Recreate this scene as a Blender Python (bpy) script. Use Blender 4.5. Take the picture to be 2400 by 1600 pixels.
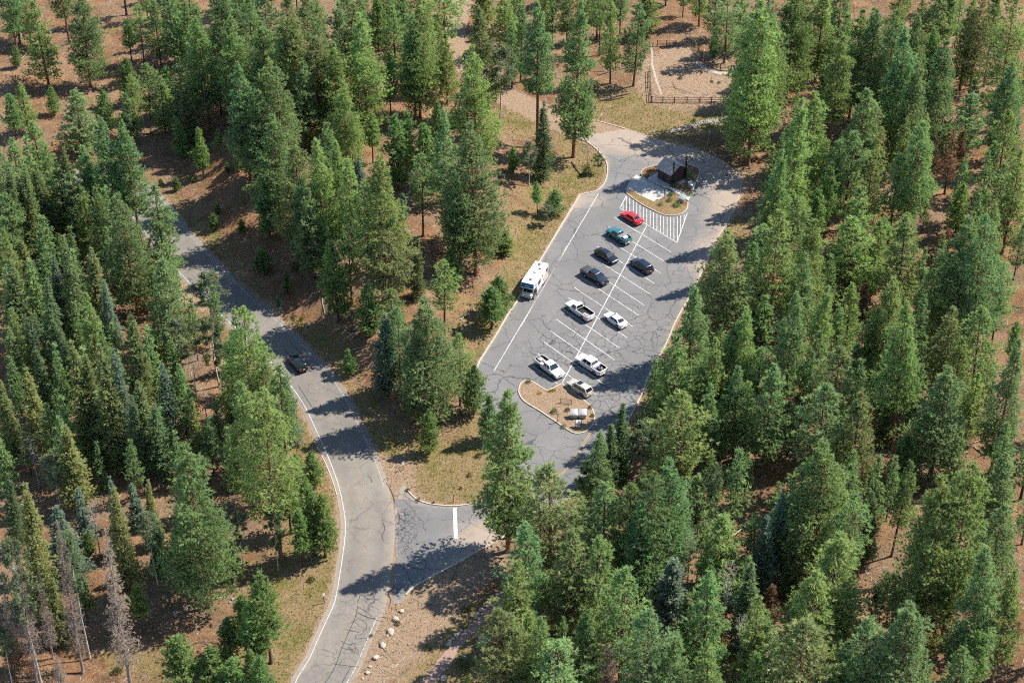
import bpy, bmesh, math, random
import numpy as np
from mathutils import Vector, Matrix
from mathutils.geometry import delaunay_2d_cdt

for o in list(bpy.data.objects):
    bpy.data.objects.remove(o)
SC = bpy.context.scene
COL = SC.collection
R = math.radians

# ------------------------------------------------------------------ camera, sky, sun, exposure
CAM_H, PITCH, FPX = 190.0, R(36.5), 4500.0          # metres up, downward tilt, focal length in photo pixels (2400 wide)
cam_d = bpy.data.cameras.new('camera'); cam_d.sensor_width = 36.0
cam_d.lens = 36.0 * FPX / 2400.0; cam_d.clip_start = 1.0; cam_d.clip_end = 6000.0
cam = bpy.data.objects.new('camera', cam_d); COL.objects.link(cam)
cam.location = (0, 0, CAM_H); cam.rotation_euler = (math.pi / 2 - PITCH, 0, 0)
SC.camera = cam

SUN_EL, SUN_AZ = R(50.0), R(19.0)                   # azimuth: from +x (photo right) towards +y (away)
sdir = Vector((math.cos(SUN_EL) * math.cos(SUN_AZ), math.cos(SUN_EL) * math.sin(SUN_AZ), math.sin(SUN_EL)))
world = bpy.data.worlds.new('World'); SC.world = world; world.use_nodes = True
wn = world.node_tree.nodes; wl = world.node_tree.links
sky = wn.new('ShaderNodeTexSky'); sky.sky_type = 'NISHITA'; sky.sun_disc = False
sky.sun_elevation = SUN_EL; sky.sun_rotation = math.atan2(sdir.x, sdir.y); sky.altitude = 2400
sky.air_density = 1.0; sky.dust_density = 0.6; sky.ozone_density = 1.0
bg = wn['Background']; wl.new(sky.outputs['Color'], bg.inputs['Color']); bg.inputs['Strength'].default_value = 0.13
sl = bpy.data.lights.new('sun', 'SUN'); sl.energy = 4.6; sl.angle = R(0.53); sl.color = (1.0, 0.95, 0.87)
sun = bpy.data.objects.new('sun', sl); COL.objects.link(sun)
sun.rotation_euler = sdir.to_track_quat('Z', 'Y').to_euler(); sun.location = sdir * 400
SC.view_settings.view_transform = 'Standard'; SC.view_settings.look = 'None'
SC.view_settings.gamma = 1.0; SC.view_settings.use_curve_mapping = False
SC.view_settings.exposure = 1.02
try:
    SC.cycles.use_denoising = False; SC.cycles.filter_width = 1.15; SC.cycles.use_adaptive_sampling = True; SC.cycles.adaptive_threshold = .03
    SC.cycles.max_bounces = 3; SC.cycles.diffuse_bounces = 2; SC.cycles.glossy_bounces = 2
    SC.cycles.transmission_bounces = 2; SC.cycles.transparent_max_bounces = 6
except Exception:
    pass

rng = np.random.default_rng(7)
random.seed(7)

# ------------------------------------------------------------------ survey: photo pixel -> point on the ground
def ray(px, py):
    x = np.asarray(px, float) - 1200.0; y = 800.0 - np.asarray(py, float)
    return np.stack([x, FPX * math.cos(PITCH) + y * math.sin(PITCH), -FPX * math.sin(PITCH) + y * math.cos(PITCH)], -1)

def flat(px, py, z=0.0):
    d = ray(px, py); t = (z - CAM_H) / d[..., 2]
    return d[..., :2] * t[..., None]

def G(pts):                                          # list of pixels -> (n,2) on the level ground
    a = np.array(pts, float); return flat(a[:, 0], a[:, 1])

def smooth(a, b, x):
    t = np.clip((x - a) / (b - a), 0, 1); return t * t * (3 - 2 * t)

def seg_dist(P, poly, closed):
    n = len(poly); poly = np.asarray(poly)
    if len(P) < 400:
        A0 = poly if closed else poly[:-1]; AB = (np.roll(poly, -1, 0) if closed else poly[1:]) - A0
        PA = P[:, None] - A0[None]; t = np.clip((PA * AB).sum(-1) / np.maximum((AB * AB).sum(-1), 1e-9), 0, 1)
        q = PA - t[..., None] * AB; return np.sqrt((q * q).sum(-1).min(1))
    d2 = np.full(len(P), 1e12)
    for i in range(n if closed else n - 1):
        a = poly[i]; b = poly[(i + 1) % n]; ab = b - a; l2 = max(ab @ ab, 1e-9)
        t = np.clip(((P - a) @ ab) / l2, 0, 1)
        q = P - a - t[:, None] * ab
        d2 = np.minimum(d2, (q * q).sum(1))
    return np.sqrt(d2)

def inside(P, poly):
    c = np.zeros(len(P), bool); n = len(poly); j = n - 1
    if len(P) < 400:
        A0 = np.asarray(poly); B0 = np.roll(A0, 1, 0); y = P[:, None, 1]
        m = ((A0[:, 1] > y) != (B0[:, 1] > y)) & (P[:, None, 0] < (B0[:, 0] - A0[:, 0]) * (y - A0[:, 1]) / (B0[:, 1] - A0[:, 1] + 1e-12) + A0[:, 0])
        return (m.sum(1) % 2).astype(bool)
    for i in range(n):
        xi, yi = poly[i]; xj, yj = poly[j]
        m = ((yi > P[:, 1]) != (yj > P[:, 1])) & (P[:, 0] < (xj - xi) * (P[:, 1] - yi) / (yj - yi + 1e-12) + xi)
        c ^= m; j = i
    return c

def sdist(P, poly):
    d = seg_dist(P, poly, True); return np.where(inside(P, poly), -d, d)

def catmull(pts, step=1.5):
    p = np.array(pts, float); out = []
    q = np.vstack([2 * p[0] - p[1], p, 2 * p[-1] - p[-2]])
    for i in range(1, len(q) - 2):
        n = max(2, int(np.hypot(*(q[i + 1] - q[i])) / step))
        for k in range(n):
            t = k / n
            out.append(0.5 * (2 * q[i] + (q[i + 1] - q[i - 1]) * t + (2 * q[i - 1] - 5 * q[i] + 4 * q[i + 1] - q[i + 2]) * t * t
                              + (3 * q[i] - q[i - 1] - 3 * q[i + 1] + q[i + 2]) * t ** 3))
    out.append(p[-1]); return np.array(out)

def offset(line, d):
    t = np.gradient(line, axis=0); t /= np.linalg.norm(t, axis=1)[:, None] + 1e-9
    return line + np.stack([t[:, 1], -t[:, 0]], 1) * d       # positive = to the right of travel

# outlines traced on the photograph, laid on the ground
LOT_L = [(1347, 321), (1377, 334), (1398, 351), (1416, 371), (1423.5, 389), (1423.5, 407), (1419, 425), (1409, 440), (1392, 450),
         (1359.5, 456.5)]
LOT_L2 = [(1359.5, 456.5), (1343, 484), (1302, 552), (1269, 607), (1209.7, 710), (1189, 740), (1161, 789), (1123, 849), (1112, 880)]
LOT_L3 = [(1118, 930), (1150, 1000), (1183, 1060), (1190, 1110), (1175, 1148)]
LOT_L4 = [(1175, 1148), (1142, 1168.6), (1109, 1179), (1078, 1185), (1045, 1185), (1007, 1181), (976, 1170), (956, 1149.5), (947, 1132)]
LOT_J = [(935, 1150), (926, 1190), (926, 1260), (929, 1310), (921, 1370), (922, 1416)]
LOT_R0 = [(941, 1412), (951, 1394), (966, 1379), (989, 1364), (1032, 1341), (1071, 1320), (1114, 1295), (1150, 1277), (1195, 1250),
          (1260, 1215), (1330, 1170), (1390, 1110), (1430, 1060), (1455, 1020), (1478, 975)]
LOT_R1 = [(1478, 975), (1505.6, 921), (1518, 886), (1534, 855), (1562, 804), (1585, 750.5), (1625.5, 679), (1644, 639), (1667, 593),
          (1685, 552.5), (1700, 529.6), (1718, 494)]
LOT_R2 = [(1718, 494), (1733, 458), (1737.5, 425), (1731.5, 410), (1707.7, 389), (1681, 371), (1645, 358), (1600, 344.6), (1556, 332.7),
          (1514, 319), (1466.7, 303)]
lot_poly = G(LOT_L + LOT_L2[1:] + LOT_L3 + LOT_L4[1:] + LOT_J + LOT_R0 + LOT_R1[1:] + LOT_R2[1:])
ROAD_C = [(742, 1622), (750.5, 1600), (778.6, 1554.6), (799, 1506), (822, 1455), (838.5, 1415), (850, 1350), (857, 1300), (862, 1250),
          (861, 1210), (853, 1165), (841, 1120), (820, 1065), (790, 1000), (757, 934), (715, 876), (672, 828), (620, 778), (551.5, 715),
          (511, 676), (470, 634), (430, 592), (395, 550), (362, 508), (335, 475), (295, 448), (200, 430), (65, 424), (-80, 428), (-300, 440)]
road_c = catmull(G([(650, 1800)] + ROAD_C), 1.5)
HALF = 4.0
road_poly = np.vstack([offset(road_c, HALF), offset(road_c, -HALF)[::-1]])
DIRT = [(1349, 323), (1300, 302), (1258, 285), (1175, 243), (1120, 205), (1060, 150), (1045, 110), (1050, 60), (1065, 0), (1075, -60),
        (1120, -60), (1105, 0), (1090, 60), (1085, 105), (1110, 145), (1163, 200), (1228, 223), (1290, 250), (1340, 268), (1398, 283.6),
        (1468, 304.5), (1440, 330), (1390, 342)]
dirt_poly = G(DIRT)
PATH = [(950, 1640), (983, 1600), (1034, 1537), (1072, 1493), (1110, 1455), (1148, 1417), (1182, 1389), (1240, 1352), (1310, 1325), (1390, 1318),
        (1395, 1335), (1320, 1345), (1255, 1378), (1187, 1422), (1131, 1460), (1085, 1511), (1049, 1562), (1018, 1600), (990, 1640)]
path_poly = G(PATH)
ISLAND_S = [(1215.4, 917), (1219, 903), (1225.7, 895.6), (1236, 892), (1246.4, 894), (1282.5, 917), (1317, 900), (1324, 905), (1365, 936),
            (1382.4, 950), (1391, 965), (1393.6, 981), (1389, 996), (1375.5, 1010), (1358, 1016), (1341, 1013.6), (1324, 1003), (1306.6, 991),
            (1281, 974), (1255, 957), (1234, 945), (1220.5, 931)]
BED_N1 = [(1503.6, 403), (1516, 394.5), (1544, 388), (1575, 384), (1608, 386.5), (1633.7, 394), (1640, 405), (1628.6, 435), (1619, 460),
          (1570, 433), (1560, 442), (1521, 425), (1504, 413)]
BED_N2 = [(1468, 451), (1475, 447.5), (1486, 449), (1497, 457.5), (1531.6, 473.5), (1556, 464), (1572, 451), (1580, 451), (1612, 474),
          (1610.7, 489), (1598, 501.5), (1577.6, 506.6), (1554.6, 504), (1531.6, 494), (1506, 481), (1475.5, 460)]
SIDEWALK = [(1519, 418), (1544, 404.5), (1571, 430), (1573, 438), (1619, 461), (1613.6, 472.5), (1579, 449.5), (1559, 441), (1521, 423)]
PAD = [(1491, 410), (1504, 414), (1521, 426), (1557, 444), (1573, 449), (1556, 463), (1531.6, 473), (1497, 457.5), (1480, 449), (1466, 446),
       (1473, 430)]
CORRAL = [(1530, 238), (1524, 168), (1545, 108), (1585, 108), (1629, 112), (1652, 152), (1690, 166), (1745, 172), (1750, 238)]
corral_poly = G(CORRAL)

BANK = flat(np.array([700.0]), np.array([560.0]))[0]

def height(P):
    P = np.atleast_2d(P)
    dr = seg_dist(P, road_c[::2], False) - HALF
    dl = sdist(P, lot_poly)
    dd = np.minimum(np.minimum(sdist(P, dirt_poly), sdist(P, path_poly)), sdist(P, corral_poly))
    d = np.minimum(np.minimum(dr, dl), dd)
    x, y = P[:, 0], P[:, 1]
    m = smooth(1.5, 14, d)
    n = 0.55 * np.sin(x * .071 + 1.3) * np.cos(y * .063 + .4) + .35 * np.sin(x * .17 + y * .11) + .22 * np.sin(x * .31 - y * .27 + 2) \
        + .12 * np.sin(x * .83 + y * .6) + .1 * np.sin(y * .9 - x * .5 + 1)
    r = np.hypot(x - BANK[0], (y - BANK[1]) * .8)
    side = smooth(-2, 12, x - np.interp(y, road_c[8:-40, 1], road_c[8:-40, 0]))
    bank = 4.2 * smooth(0.3, 13, dr) * smooth(2, 20, np.minimum(dl, dd)) * smooth(62, 25, r) * side
    return m * n + bank

def drop(px, py, it=8):                              # pixel -> point on the relief
    px = np.atleast_1d(np.asarray(px, float)); py = np.atleast_1d(np.asarray(py, float))
    z = np.zeros(len(px)); d = ray(px, py)
    for _ in range(it):
        p = d[:, :2] * ((z - CAM_H) / d[:, 2])[:, None]
        z = .5 * z + .5 * height(p) if _ > 2 else height(p)
    return np.column_stack([p, height(p)])

def pixel(p):                                        # world point -> photo pixel
    p = np.atleast_2d(p); y = p[:, 1]; z = p[:, 2] - CAM_H
    dep = y * math.cos(PITCH) - z * math.sin(PITCH); up = y * math.sin(PITCH) + z * math.cos(PITCH)
    return np.column_stack([1200 + FPX * p[:, 0] / dep, 800 - FPX * up / dep])

# ------------------------------------------------------------------ object helpers
def mk(name, me, parent=None, mat=None):
    o = bpy.data.objects.new(name, me); COL.objects.link(o)
    if mat is not None and me is not None and not me.materials:
        me.materials.append(mat)
    if parent is not None:
        o.parent = parent
    return o

def empty(name, loc=(0, 0, 0), rz=0.0, scale=(1, 1, 1)):
    o = bpy.data.objects.new(name, None); COL.objects.link(o)
    o.location = loc; o.rotation_euler = (0, 0, rz); o.scale = scale; o.empty_display_size = .3
    return o

def tag(o, label=None, cat=None, group=None, kind=None):
    for k, v in (('label', label), ('category', cat), ('group', group), ('kind', kind)):
        if v: o[k] = v
    return o

def npmesh(name, V, F, tint=None, smooth_sh=False, attrs=None):
    V = np.asarray(V, np.float32); F = np.asarray(F, np.int32); k = F.shape[1]
    me = bpy.data.meshes.new(name)
    me.vertices.add(len(V)); me.vertices.foreach_set('co', V.ravel())
    me.loops.add(F.size); me.loops.foreach_set('vertex_index', F.ravel())
    me.polygons.add(len(F)); me.polygons.foreach_set('loop_start', np.arange(0, F.size, k, dtype=np.int32))
    me.polygons.foreach_set('loop_total', np.full(len(F), k, np.int32))
    me.polygons.foreach_set('use_smooth', np.full(len(F), smooth_sh))
    me.update(calc_edges=True)
    at = dict(attrs or {})
    if tint is not None: at['tint'] = tint
    for nme, v in at.items():
        a = me.attributes.new(nme, 'FLOAT', 'POINT'); a.data.foreach_set('value', np.asarray(v, np.float32))
    return me

class MB:                                            # small mesh builder: boxes, tubes, lathes, free faces
    def __init__(s): s.v = []; s.f = []
    def add(s, vs, fs):
        b = len(s.v); s.v += [tuple(map(float, p)) for p in vs]; s.f += [tuple(b + i for i in f) for f in fs]; return s
    def box(s, x0, x1, y0, y1, z0, z1):
        return s.add([(x0, y0, z0), (x1, y0, z0), (x1, y1, z0), (x0, y1, z0), (x0, y0, z1), (x1, y0, z1), (x1, y1, z1), (x0, y1, z1)],
                     [(0, 3, 2, 1), (4, 5, 6, 7), (0, 1, 5, 4), (1, 2, 6, 5), (2, 3, 7, 6), (3, 0, 4, 7)])
    def hexa(s, c):                                  # 8 corners: bottom loop then top loop
        return s.add(c, [(0, 3, 2, 1), (4, 5, 6, 7), (0, 1, 5, 4), (1, 2, 6, 5), (2, 3, 7, 6), (3, 0, 4, 7)])
    def tube(s, pts, rad, n=8, cap=True):
        pts = [Vector(p) for p in pts]; rad = rad if hasattr(rad, '__len__') else [rad] * len(pts)
        rings = []
        for i, p in enumerate(pts):
            t = (pts[min(i + 1, len(pts) - 1)] - pts[max(i - 1, 0)]).normalized()
            a = t.orthogonal().normalized() if abs(t.z) < .99 else Vector((1, 0, 0)); a = (a - t * a.dot(t)).normalized(); b = t.cross(a)
            rings.append([p + (a * math.cos(2 * math.pi * k / n) + b * math.sin(2 * math.pi * k / n)) * rad[i] for k in range(n)])
        vs = [q for r in rings for q in r]; fs = []
        for i in range(len(pts) - 1):
            for k in range(n):
                fs.append((i * n + k, i * n + (k + 1) % n, (i + 1) * n + (k + 1) % n, (i + 1) * n + k))
        if cap:
            fs.append(tuple(range(n))[::-1]); fs.append(tuple((len(pts) - 1) * n + k for k in range(n)))
        return s.add(vs, fs)
    def quad(s, a, b, c, d): return s.add([a, b, c, d], [(0, 1, 2, 3)])
    def mesh(s, name, mat=None, bevel=0.0, smooth_sh=False, seg=2, angle=30):
        bm = bmesh.new(); vs = [bm.verts.new(p) for p in s.v]
        for f in s.f:
            try: bm.faces.new([vs[i] for i in f])
            except ValueError: pass
        bmesh.ops.recalc_face_normals(bm, faces=bm.faces)
        if bevel:
            es = [e for e in bm.edges if len(e.link_faces) == 2 and e.calc_face_angle(0) > R(angle)]
            bmesh.ops.bevel(bm, geom=es, offset=bevel, segments=seg, affect='EDGES', profile=.5, clamp_overlap=True)
        me = bpy.data.meshes.new(name); bm.to_mesh(me); bm.free()
        if smooth_sh or bevel:
            me.polygons.foreach_set('use_smooth', [True] * len(me.polygons))
            me.set_sharp_from_angle(angle=R(38))
        if mat: me.materials.append(mat)
        return me
    def obj(s, name, mat, parent=None, **k): return mk(name, s.mesh(name, mat, **k), parent)

# ------------------------------------------------------------------ materials
def new_mat(name):
    m = bpy.data.materials.new(name); m.use_nodes = True
    nt = m.node_tree; b = nt.nodes['Principled BSDF']
    return m, nt, b

def N(nt, typ, **k):
    n = nt.nodes.new('ShaderNode' + typ)
    for a, v in k.items():
        if a.startswith('i_'): n.inputs[a[2:].replace('_', ' ')].default_value = v
        else: setattr(n, a, v)
    return n

def ramp(nt, src, stops):
    r = nt.nodes.new('ShaderNodeValToRGB'); e = r.color_ramp.elements
    while len(e) < len(stops): e.new(.5)
    for el, (p, c) in zip(e, stops):
        el.position = p; el.color = (c, c, c, 1) if not hasattr(c, '__len__') else (*c, 1)
    nt.links.new(src, r.inputs['Fac']); return r.outputs['Color']

def mixc(nt, fac, a, b, typ='MIX'):
    m = nt.nodes.new('ShaderNodeMix'); m.data_type = 'RGBA'; m.blend_type = typ
    for sock, v in ((m.inputs[0], fac), (m.inputs[6], a), (m.inputs[7], b)):
        if isinstance(v, (int, float)): sock.default_value = v
        elif isinstance(v, tuple): sock.default_value = (*v, 1) if len(v) == 3 else v
        else: nt.links.new(v, sock)
    return m.outputs[2]

def math_(nt, op, a, b=0.0, clamp=False):
    m = nt.nodes.new('ShaderNodeMath'); m.operation = op; m.use_clamp = clamp
    for i, v in enumerate((a, b)):
        if isinstance(v, (int, float)): m.inputs[i].default_value = v
        else: nt.links.new(v, m.inputs[i])
    return m.outputs[0]

def noise(nt, scale, detail=4, rough=.55, vec=None, dist=0.0, out='Fac'):
    n = N(nt, 'TexNoise'); n.inputs['Scale'].default_value = scale; n.inputs['Detail'].default_value = detail
    n.inputs['Roughness'].default_value = rough; n.inputs['Distortion'].default_value = dist
    if vec is None:
        vec = wpos(nt)
    nt.links.new(vec, n.inputs['Vector']); return n.outputs[out]

def wpos(nt):
    for n in nt.nodes:
        if n.name == 'WPOS': return n.outputs['Position']
    g = nt.nodes.new('ShaderNodeNewGeometry'); g.name = 'WPOS'; return g.outputs['Position']

def attr(nt, name, out='Fac'):
    a = nt.nodes.new('ShaderNodeAttribute'); a.attribute_name = name; return a.outputs[out]

def bump(nt, b, h, strength, dist=.05):
    n = nt.nodes.new('ShaderNodeBump'); n.inputs['Strength'].default_value = strength; n.inputs['Distance'].default_value = dist
    nt.links.new(h, n.inputs['Height']); nt.links.new(n.outputs['Normal'], b.inputs['Normal'])

def simple(name, col, rough=.6, metal=0.0, coat=0.0, var=0.0, vscale=3.0, spec=.5, objspace=True):
    m, nt, b = new_mat(name)
    b.inputs['Roughness'].default_value = rough; b.inputs['Metallic'].default_value = metal
    b.inputs['Coat Weight'].default_value = coat; b.inputs['Coat Roughness'].default_value = .04
    b.inputs['Specular IOR Level'].default_value = spec
    if var:
        tc = N(nt, 'TexCoord'); n = noise(nt, vscale, 5, .6, tc.outputs['Object'])
        lo = tuple(c * (1 - var) for c in col); hi = tuple(min(1, c * (1 + var)) for c in col)
        nt.links.new(ramp(nt, n, [(.3, lo), (.7, hi)]), b.inputs['Base Color'])
    else:
        b.inputs['Base Color'].default_value = (*col, 1)
    return m

def ground_material():
    m, nt, b = new_mat('forest_floor'); L = nt.links
    b.inputs['Roughness'].default_value = 1.0; b.inputs['Specular IOR Level'].default_value = .1
    big = noise(nt, .09, 5, .65); mid = noise(nt, .45, 5, .65); fine = noise(nt, 2.6, 6, .75); vf = noise(nt, 9.0, 4, .8)
    litter = ramp(nt, mid, [(.28, (.140, .073, .040)), (.45, (.235, .122, .060)), (.6, (.310, .160, .074)), (.78, (.33, .19, .095))])
    litter = mixc(nt, ramp(nt, big, [(.42, 0.0), (.58, 1.0)]), litter, mixc(nt, .6, litter, (.30, .215, .14)))
    litter = mixc(nt, ramp(nt, noise(nt, .17, 5, .7), [(.54, 0.0), (.66, .7)]), litter, (.41, .245, .13))
    litter = mixc(nt, ramp(nt, noise(nt, .25, 5, .7), [(.56, 0.0), (.66, .55)]), litter, (.13, .115, .04))
    spk = ramp(nt, noise(nt, .35, 4, .65), [(.40, .15), (.62, 1.0)])
    litter = mixc(nt, math_(nt, 'MULTIPLY', spk, ramp(nt, vf, [(.56, 0.0), (.66, .7)])), litter, (.45, .35, .25))
    litter = mixc(nt, ramp(nt, fine, [(.32, .75), (.46, 0.0)]), litter, (.085, .050, .032))
    litter = mixc(nt, ramp(nt, noise(nt, 5.0, 4, .8), [(.36, .5), (.46, 0.0)]), litter, (.095, .056, .036))
    gcol = ramp(nt, fine, [(.3, (.095, .098, .026)), (.46, (.19, .165, .052)), (.6, (.275, .21, .085)), (.75, (.34, .26, .13))])
    gcol = mixc(nt, ramp(nt, noise(nt, .22, 4, .6), [(.38, 0.0), (.56, .85)]), gcol, (.325, .222, .12))
    gcol = mixc(nt, ramp(nt, noise(nt, .5, 3, .6), [(.58, 0.0), (.70, .6)]), gcol, (.10, .125, .026))
    sand = ramp(nt, fine, [(.3, (.26, .175, .115)), (.5, (.37, .255, .165)), (.7, (.44, .32, .22))])
    sand = mixc(nt, ramp(nt, vf, [(.62, 0.0), (.72, .35)]), sand, (.20, .135, .09))
    gf = math_(nt, 'ADD', attr(nt, 'grass'), math_(nt, 'ADD', math_(nt, 'MULTIPLY', math_(nt, 'SUBTRACT', fine, .5), 1.1), math_(nt, 'MULTIPLY', math_(nt, 'SUBTRACT', mid, .5), 1.2)))
    c = mixc(nt, ramp(nt, gf, [(.34, 0.0), (.58, 1.0)]), litter, gcol)
    sf = math_(nt, 'ADD', attr(nt, 'sand'), math_(nt, 'MULTIPLY', math_(nt, 'SUBTRACT', mid, .5), .9))
    c = mixc(nt, ramp(nt, sf, [(.36, 0.0), (.6, 1.0)]), c, sand)
    L.new(c, b.inputs['Base Color'])
    bump(nt, b, math_(nt, 'ADD', fine, math_(nt, 'MULTIPLY', vf, .6)), 1.0, .40)
    return m

def asphalt_material(name, c0, c1, tan, crack=1.0):
    m, nt, b = new_mat(name); L = nt.links
    b.inputs['Roughness'].default_value = .9; b.inputs['Specular IOR Level'].default_value = .25
    big = noise(nt, .11, 4, .6); mid = noise(nt, .7, 5, .65); vf = noise(nt, 14, 3, .8)
    c = mixc(nt, ramp(nt, big, [(.36, 0.0), (.64, 1.0)]), c0, c1)
    c = mixc(nt, ramp(nt, mid, [(.3, .35), (.5, 0.0)]), c, tuple(v * .72 for v in c0))
    c = mixc(nt, ramp(nt, noise(nt, 1.6, 5, .75, dist=.6), [(.60, 0.0), (.72, .28)]), c, tuple(min(1, v * 1.55) for v in c1))
    c = mixc(nt, ramp(nt, vf, [(.25, .3), (.5, 0.0), (.75, .25)]), c, mixc(nt, ramp(nt, vf, [(.45, 0.0), (.55, 1.0)]), tuple(v * .6 for v in c0), tuple(v * 1.4 for v in c1)))
    c = mixc(nt, math_(nt, 'MULTIPLY', attr(nt, 'track'), ramp(nt, mid, [(.2, .55), (.8, 1.0)])), c, tuple(v * .62 for v in c0))
    dust = math_(nt, 'ADD', attr(nt, 'dust'), math_(nt, 'MULTIPLY', math_(nt, 'SUBTRACT', noise(nt, .9, 5, .7), .5), .9))
    c = mixc(nt, ramp(nt, dust, [(.32, 0.0), (.95, .8)]), c, tan)
    # crack network: warped cells, thin dark sealed joints, only partly continuous
    w = N(nt, 'TexNoise'); w.inputs['Scale'].default_value = .55; w.inputs['Detail'].default_value = 4; w.inputs['Roughness'].default_value = .55
    L.new(wpos(nt), w.inputs['Vector'])
    sc = N(nt, 'VectorMath', operation='MULTIPLY_ADD'); L.new(w.outputs['Color'], sc.inputs[0])
    sc.inputs[1].default_value = (1.9, 1.9, 0); L.new(wpos(nt), sc.inputs[2])
    def cells(scale, width, lo, hi, msc):
        v = N(nt, 'TexVoronoi', feature='DISTANCE_TO_EDGE'); v.inputs['Scale'].default_value = scale; L.new(sc.outputs[0], v.inputs['Vector'])
        line = ramp(nt, v.outputs['Distance'], [(0.0, 1.0), (width * scale * .5, 1.0), (width * scale, 0.0)])
        return math_(nt, 'MULTIPLY', line, ramp(nt, noise(nt, msc, 3, .6), [(lo, 0.0), (hi, 1.0)]))
    k1 = math_(nt, 'MULTIPLY', cells(.20, .062, .40, .46, .10), .62 * crack)
    k2 = math_(nt, 'MULTIPLY', cells(.60, .055, .42, .48, .22), math_(nt, 'MULTIPLY', attr(nt, 'crack'), .75))
    k3 = math_(nt, 'MULTIPLY', cells(1.5, .05, .2, .3, .3), attr(nt, 'gator'))
    k = math_(nt, 'MAXIMUM', math_(nt, 'MAXIMUM', k1, k2), k3)
    c = mixc(nt, k, c, (.022, .022, .026))
    L.new(c, b.inputs['Base Color'])
    bump(nt, b, vf, .25, .01)
    return m

def needle_material(name='needles'):
    m, nt, b = new_mat(name); L = nt.links
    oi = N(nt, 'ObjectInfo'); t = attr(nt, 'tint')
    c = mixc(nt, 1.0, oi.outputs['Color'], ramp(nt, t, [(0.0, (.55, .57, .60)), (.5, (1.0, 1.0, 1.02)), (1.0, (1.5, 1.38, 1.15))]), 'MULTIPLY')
    hs = N(nt, 'HueSaturation'); L.new(c, hs.inputs['Color']); hs.inputs['Saturation'].default_value = .9
    L.new(math_(nt, 'ADD', .488, math_(nt, 'MULTIPLY', oi.outputs['Random'], .024)), hs.inputs['Hue'])
    L.new(math_(nt, 'ADD', .86, math_(nt, 'MULTIPLY', oi.outputs['Random'], .28)), hs.inputs['Value'])
    c = hs.outputs['Color']
    df = N(nt, 'BsdfDiffuse'); L.new(c, df.inputs['Color']); nt.nodes.remove(b)
    tr = N(nt, 'BsdfTranslucent'); L.new(mixc(nt, 1.0, c, (1.1, 1.1, .8), 'MULTIPLY'), tr.inputs['Color'])
    mx = N(nt, 'MixShader'); mx.inputs[0].default_value = .48
    L.new(df.outputs[0], mx.inputs[1]); L.new(tr.outputs[0], mx.inputs[2])
    L.new(mx.outputs[0], nt.nodes['Material Output'].inputs['Surface'])
    return m

def bark_material():
    m, nt, b = new_mat('bark'); L = nt.links
    oi = N(nt, 'ObjectInfo'); tc = N(nt, 'TexCoord')
    mp = N(nt, 'Mapping'); mp.inputs['Scale'].default_value = (3.5, 3.5, .7); L.new(tc.outputs['Object'], mp.inputs['Vector'])
    n = noise(nt, 1.6, 5, .7, mp.outputs[0])
    L.new(mixc(nt, 1.0, oi.outputs['Color'], ramp(nt, n, [(.3, (.35, .35, .36)), (.52, (1, 1, 1)), (.72, (1.5, 1.4, 1.3))]), 'MULTIPLY'), b.inputs['Base Color'])
    b.inputs['Roughness'].default_value = .95; bump(nt, b, n, .8, .06)
    return m

def wood_material(name, col):
    m, nt, b = new_mat(name); L = nt.links
    tc = N(nt, 'TexCoord'); n = noise(nt, 4, 6, .7, tc.outputs['Object'])
    L.new(ramp(nt, n, [(.3, tuple(c * .5 for c in col)), (.6, col), (.8, tuple(min(1, c * 1.5) for c in col))]), b.inputs['Base Color'])
    b.inputs['Roughness'].default_value = .9; bump(nt, b, n, .6, .03)
    return m

def stone_material(name, col):
    m, nt, b = new_mat(name); L = nt.links
    tc = N(nt, 'TexCoord'); n = noise(nt, 3, 6, .7, tc.outputs['Object'])
    L.new(ramp(nt, n, [(.25, tuple(c * .45 for c in col)), (.5, col), (.8, tuple(min(1, c * 1.25) for c in col))]), b.inputs['Base Color'])
    b.inputs['Roughness'].default_value = .95; bump(nt, b, n, .9, .08)
    return m

def paint_line_material(name, col, wear=.5):
    m, nt, b = new_mat(name); L = nt.links
    b.inputs['Roughness'].default_value = .8
    c = mixc(nt, ramp(nt, noise(nt, 3.0, 5, .7), [(.35, .5), (.6, 0.0)]), col, tuple(v * .55 for v in col)); L.new(c, b.inputs['Base Color'])
    tr = N(nt, 'BsdfTransparent'); mx = N(nt, 'MixShader')
    L.new(ramp(nt, noise(nt, 1.7, 6, .8), [(wear - .08, 1.0), (wear + .06, 0.0)]), mx.inputs[0])
    L.new(b.outputs[0], mx.inputs[1]); L.new(tr.outputs[0], mx.inputs[2]); L.new(mx.outputs[0], nt.nodes['Material Output'].inputs['Surface'])
    return m

M = {}
M['ground'] = ground_material()
M['lot'] = asphalt_material('lot_asphalt', (.146, .141, .136), (.182, .175, .168), (.34, .265, .205), 1.0)
M['road'] = asphalt_material('road_asphalt', (.168, .150, .132), (.212, .188, .162), (.30, .245, .19), .5)
M['needles'] = needle_material(); M['bark'] = bark_material()
M['kerb'] = stone_material('kerb_concrete', (.46, .39, .30))
M['concrete'] = simple('concrete', (.40, .385, .36), .9, var=.12, vscale=1.2)
M['white_line'] = paint_line_material('white_road_paint', (.66, .65, .62), .43)
M['stop_line'] = paint_line_material('white_stop_paint', (.66, .65, .62), .36)
M['faded_line'] = paint_line_material('faded_road_paint', (.50, .47, .42), .48)
M['yellow_line'] = paint_line_material('yellow_road_paint', (.42, .28, .10), .44)
M['worn_yellow'] = paint_line_material('worn_yellow_paint', (.30, .23, .13), .50)
M['glass'] = simple('car_glass', (.012, .018, .022), .04, spec=.9)
M['rubber'] = simple('rubber', (.02, .02, .021), .85)
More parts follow.
